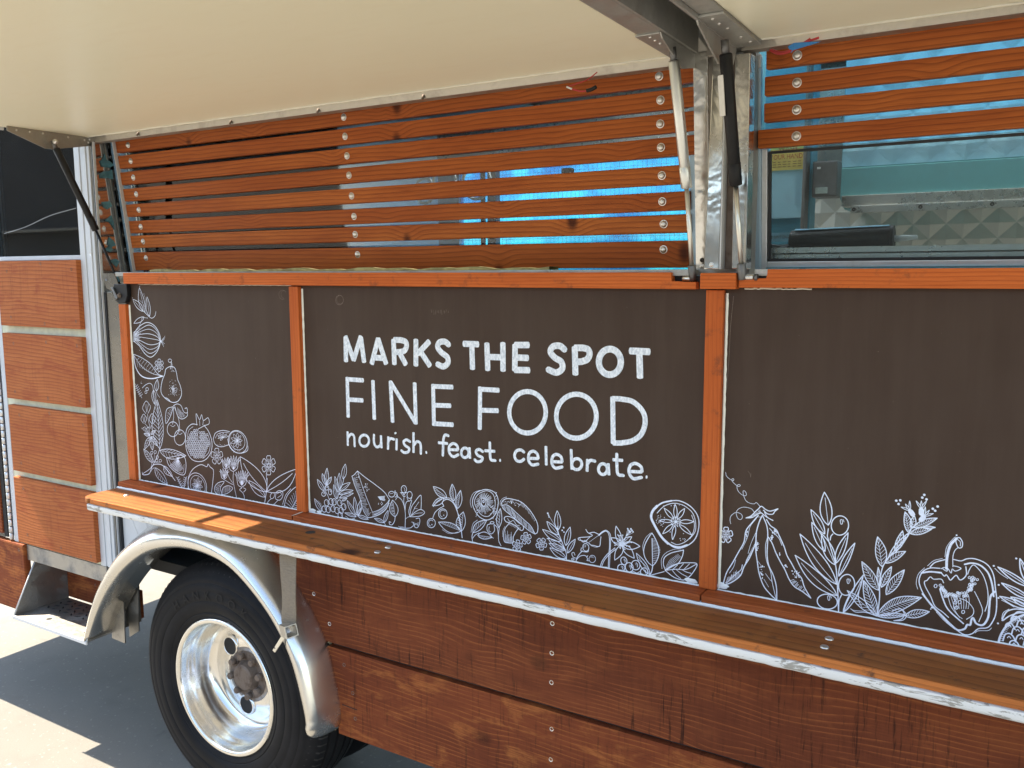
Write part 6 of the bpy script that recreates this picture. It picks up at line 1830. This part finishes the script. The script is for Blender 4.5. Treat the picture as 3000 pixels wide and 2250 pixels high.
for (b, t, l_, r_, v) in (((372, 720), (335, 478), 52, 36, 8), ((345, 910), (208, 678), 34, 44, 9), ((350, 880), (340, 725), 14, 14, 3), ((365, 885), (448, 718), 26, 30, 7), ((405, 945), (552, 745), 34, 44, 9), ((400, 690), (562, 595), 22, 36, 7), ((425, 640), (595, 440), 20, 22, 6), ((475, 590), (538, 428), 38, 18, 6), ((590, 445), (558, 275), 36, 24, 8), ((610, 410), (632, 305), 26, 20, 5), ((600, 450), (772, 415), 22, 30, 8), ((630, 402), (818, 325), 22, 30, 9), ((700, 400), (802, 400), 12, 10, 2)):
    a.leaf(b, t, l_, r_, 2.4, v, 0, vw=0.95)
a.leaf((330, 1112), (90, 912), 26, 36, 2.4, 8, -1); a.leaf((325, 1115), (222, 830), 42, 44, 2.6, 10, 0); a.leaf((335, 1105), (690, 968), 62, 48, 2.6, 14, 0, bend=-24); a.leaf((335, 1118), (570, 1110), 18, 22, 2.2, 9, 0); a.leaf((560, 1115), (755, 1082), 30, 34, 2.4, 8, 0); a.S(2.4, (468, 1155), (530, 1140), (552, 1100), (520, 1058), (455, 1075)); a.S(2.2, (468, 1155), (540, 1150), (570, 1110), (535, 1062)); a.S(1.8, (118, 1058), (160, 1085), (240, 1088), (330, 1118)); a.S(1.4, (118, 1060), (150, 1072), (230, 1078)); a.S(1.8, (205, 1040), (180, 960), (215, 790))
for (x, y, rot_) in ((690, 270, 0), (610, 280, -35), (700, 325, 40)):
    r_ = math.radians(rot_); d_ = Vector((math.sin(r_), -math.cos(r_))); n_ = Vector((d_.y, -d_.x)); c_ = Vector((x, y))
    a.L(12.0, c_ + d_ * 12, c_ - d_ * 18)
    for q in (-1, 0, 1):
        a.leaf(c_ + d_ * 22, c_ + d_ * 85 + n_ * (q * 42), 7, 7, 1.8, mid=False)
for (x, y) in ((487, 183), (520, 180), (506, 210), (698, 158), (714, 136), (732, 172), (783, 248), (802, 264), (822, 230)):
    a.dot(x, y, 2.4)
a.done()
a = Art('halved_pepper_drawing', 'PE', p3)
a.S(6.0, (893, 735), (898, 640), (925, 545), (975, 490)); a.S(1.8, (945, 720), (945, 640), (960, 590), (985, 565)); a.S(2.4, (975, 490), (1000, 485), (1022, 520), (1018, 560), (990, 565), (970, 520), closed=True); a.S(1.6, (985, 500), (1005, 520), (1005, 552)); a.S(1.2, (880, 640), (895, 560), (940, 500), (965, 478)); a.dot(975, 464, 1.6)
a.S(2.6, (760, 722), (800, 685), (880, 662)); a.S(2.6, (950, 660), (1010, 672), (1060, 655), (1120, 655), (1190, 680), (1240, 720), (1275, 790), (1290, 900), (1300, 1000), (1290, 1110), (1250, 1190), (1215, 1215), (1150, 1222), (1100, 1262), (1040, 1270), (980, 1235), (900, 1170), (800, 1060), (720, 960), (680, 880), (672, 820), (700, 760), (760, 730), (840, 732)); a.S(4.2, (690, 770), (760, 760), (850, 768)); a.S(4.6, (700, 940), (780, 1040), (860, 1120), (930, 1190), (985, 1232), (1040, 1222), (1060, 1190), (1085, 1190), (1095, 1150), (1110, 1135), (1135, 1180), (1190, 1190), (1230, 1130), (1240, 1040), (1250, 960), (1285, 920)); a.S(4.0, (1040, 700), (1100, 690), (1170, 710), (1230, 770), (1262, 860), (1275, 960))
a.S(2.6, (850, 768), (875, 795), (890, 785), (905, 800), (925, 828), (955, 800), (975, 790), (1000, 825), (1030, 815), (1055, 780), (1050, 720)); a.S(2.2, (865, 738), (895, 755), (905, 735), (930, 770), (940, 738), (965, 755), (1010, 735), (985, 720), (950, 712)); a.S(2.2, (850, 735), (880, 725), (900, 740))
a.S(2.3, (870, 850), (850, 820), (790, 820), (762, 802), (735, 830), (715, 840), (722, 880), (765, 960), (800, 1040), (860, 1085), (910, 1130)); a.S(3.4, (840, 900), (865, 980), (910, 1070), (1030, 1180)); a.S(1.6, (905, 960), (935, 1050), (1000, 1130)); a.S(2.0, (1065, 780), (1080, 740), (1110, 705), (1150, 735), (1195, 800), (1225, 900), (1228, 1000), (1205, 1080)); a.S(1.8, (1120, 920), (1160, 1000), (1185, 1080), (1155, 1165)); a.S(1.8, (1000, 975), (1060, 1000), (1110, 1060), (1105, 1110), (1055, 1145)); a.S(1.4, (970, 960), (950, 1040), (985, 1110), (1020, 1140))
for k in range(7):
    a.S(1.2, (930 + k * 24, 960 + 10 * (k % 2)), (945 + k * 22, 1010), (960 + k * 18, 1060))
for k in range(64):
    f = k / 63
    if f < 0.3:
        x, y = 850 + 50 * f / 0.3, 870 + 85 * f / 0.3
    elif f < 0.62:
        x, y = 905 + 160 * (f - .3) / .32, 945 - 10 * math.sin((f - .3) * 9)
    else:
        x, y = 1075 + 70 * (f - .62) / .38 * RND.random(), 925 - 130 * (f - .62) / .38
    a.E(1.5, x + RND.uniform(-14, 18), y + RND.uniform(-8, 22), 8, 10, RND.uniform(0, 90), n=9)
for (x, y) in ((805, 875), (965, 975), (1000, 1005), (965, 1008), (975, 1050), (1028, 1085)):
    a.E(1.7, x, y, 12, 14, 20, n=12)
a.S(1.3, (660, 900), (648, 850), (665, 780), (715, 728)); a.S(1.3, (740, 712), (790, 670), (860, 652)); a.S(1.4, (810, 1085), (880, 1160), (960, 1225)); a.S(1.4, (1125, 1255), (1150, 1238), (1230, 1235), (1258, 1215)); a.dots(760, 1045, 18, 14, 4, 1.4); a.done()
a = Art('pineapple_drawing', 'PE', p3)
for (b, t, l_, r_) in (((1560, 880), (1310, 722), 20, 26), ((1570, 980), (1340, 852), 20, 26), ((1560, 1060), (1325, 960), 22, 26), ((1570, 1040), (1415, 965), 20, 26), ((1560, 850), (1488, 655), 24, 30), ((1620, 850), (1600, 600), 30, 34)):
    a.leaf(b, t, l_, r_, 3.0, mid=True, vw=1.6)
a.S(3.0, (1525, 1070), (1450, 1062), (1380, 1085), (1345, 1155), (1400, 1120), (1470, 1095), (1530, 1090)); a.S(3.2, (1525, 1090), (1470, 1085), (1425, 1125), (1415, 1150)); a.S(5.0, (1530, 1105), (1440, 1145), (1375, 1205), (1330, 1280), (1308, 1360)); a.hatch([(1530, 1110), (1440, 1150), (1375, 1210), (1320, 1330)], [(1535, 1125), (1455, 1165), (1395, 1220), (1345, 1330)], 40, 1.0)
for (x, y, s) in ((1460, 1150, 1), (1405, 1200, .9), (1470, 1235, 1.1), (1400, 1290, 1.1), (1505, 1180, 1), (1500, 1300, 1.1), (1440, 1345, 1.0), (1545, 1240, 1), (1560, 1330, 1), (1600, 1190, 1), (1620, 1280, 1)):
    a.S(3.2, (x - 45 * s, y + 25 * s), (x - 30 * s, y - 18 * s), (x, y - 28 * s), (x + 28 * s, y - 8 * s), (x + 48 * s, y + 30 * s)); a.S(1.8, (x - 12 * s, y + 4), (x, y - 8), (x + 12 * s, y + 8))
a.S(1.5, (1340, 1140), (1355, 1090), (1400, 1062)); a.dot(1276, 712, 1.8); a.dot(1316, 866, 1.8); a.dot(1314, 972, 1.8); a.dot(1458, 652, 1.8); a.dot(1310, 1178, 1.8); a.S(1.4, (1285, 732), (1330, 775), (1390, 815)); a.S(1.4, (1340, 990), (1390, 1015), (1440, 1045)); a.done()

# ---- faint rings and drips left on the paint
a = Art('ring_mark', 'PA', p2, 'chalk'); a.E(1.4, 1427, 175, 25, 31, n=28); a.E(0.9, 1430, 173, 21, 27, 0, 40, 250, 20); a.done()
a = Art('ring_mark', 'PA', p1, 'chalk'); a.E(0.9, 1058, 140, 24, 30, 0, 60, 330, 24); a.E(0.9, 1066, 138, 18, 24, 0, 90, 300, 20); a.done()
a = Art('scuff_mark', 'PD', p3, 'chalk'); a.S(0.9, (470, 100), (490, 130), (495, 160), (498, 120)); a.S(1.0, (330, -1600), (300, -1300), (285, -1000), (262, -700)); a.done()
a = Art('scuff_mark', 'LET', p2, 'chalk')
for k in range(12):
    x = 700 + k * 8.5 + RND.uniform(-3, 3); a.L(1.0, (x, 20 + RND.uniform(-8, 8)), (x + RND.uniform(-2, 3), 34 + RND.uniform(-8, 8)))
a.done()
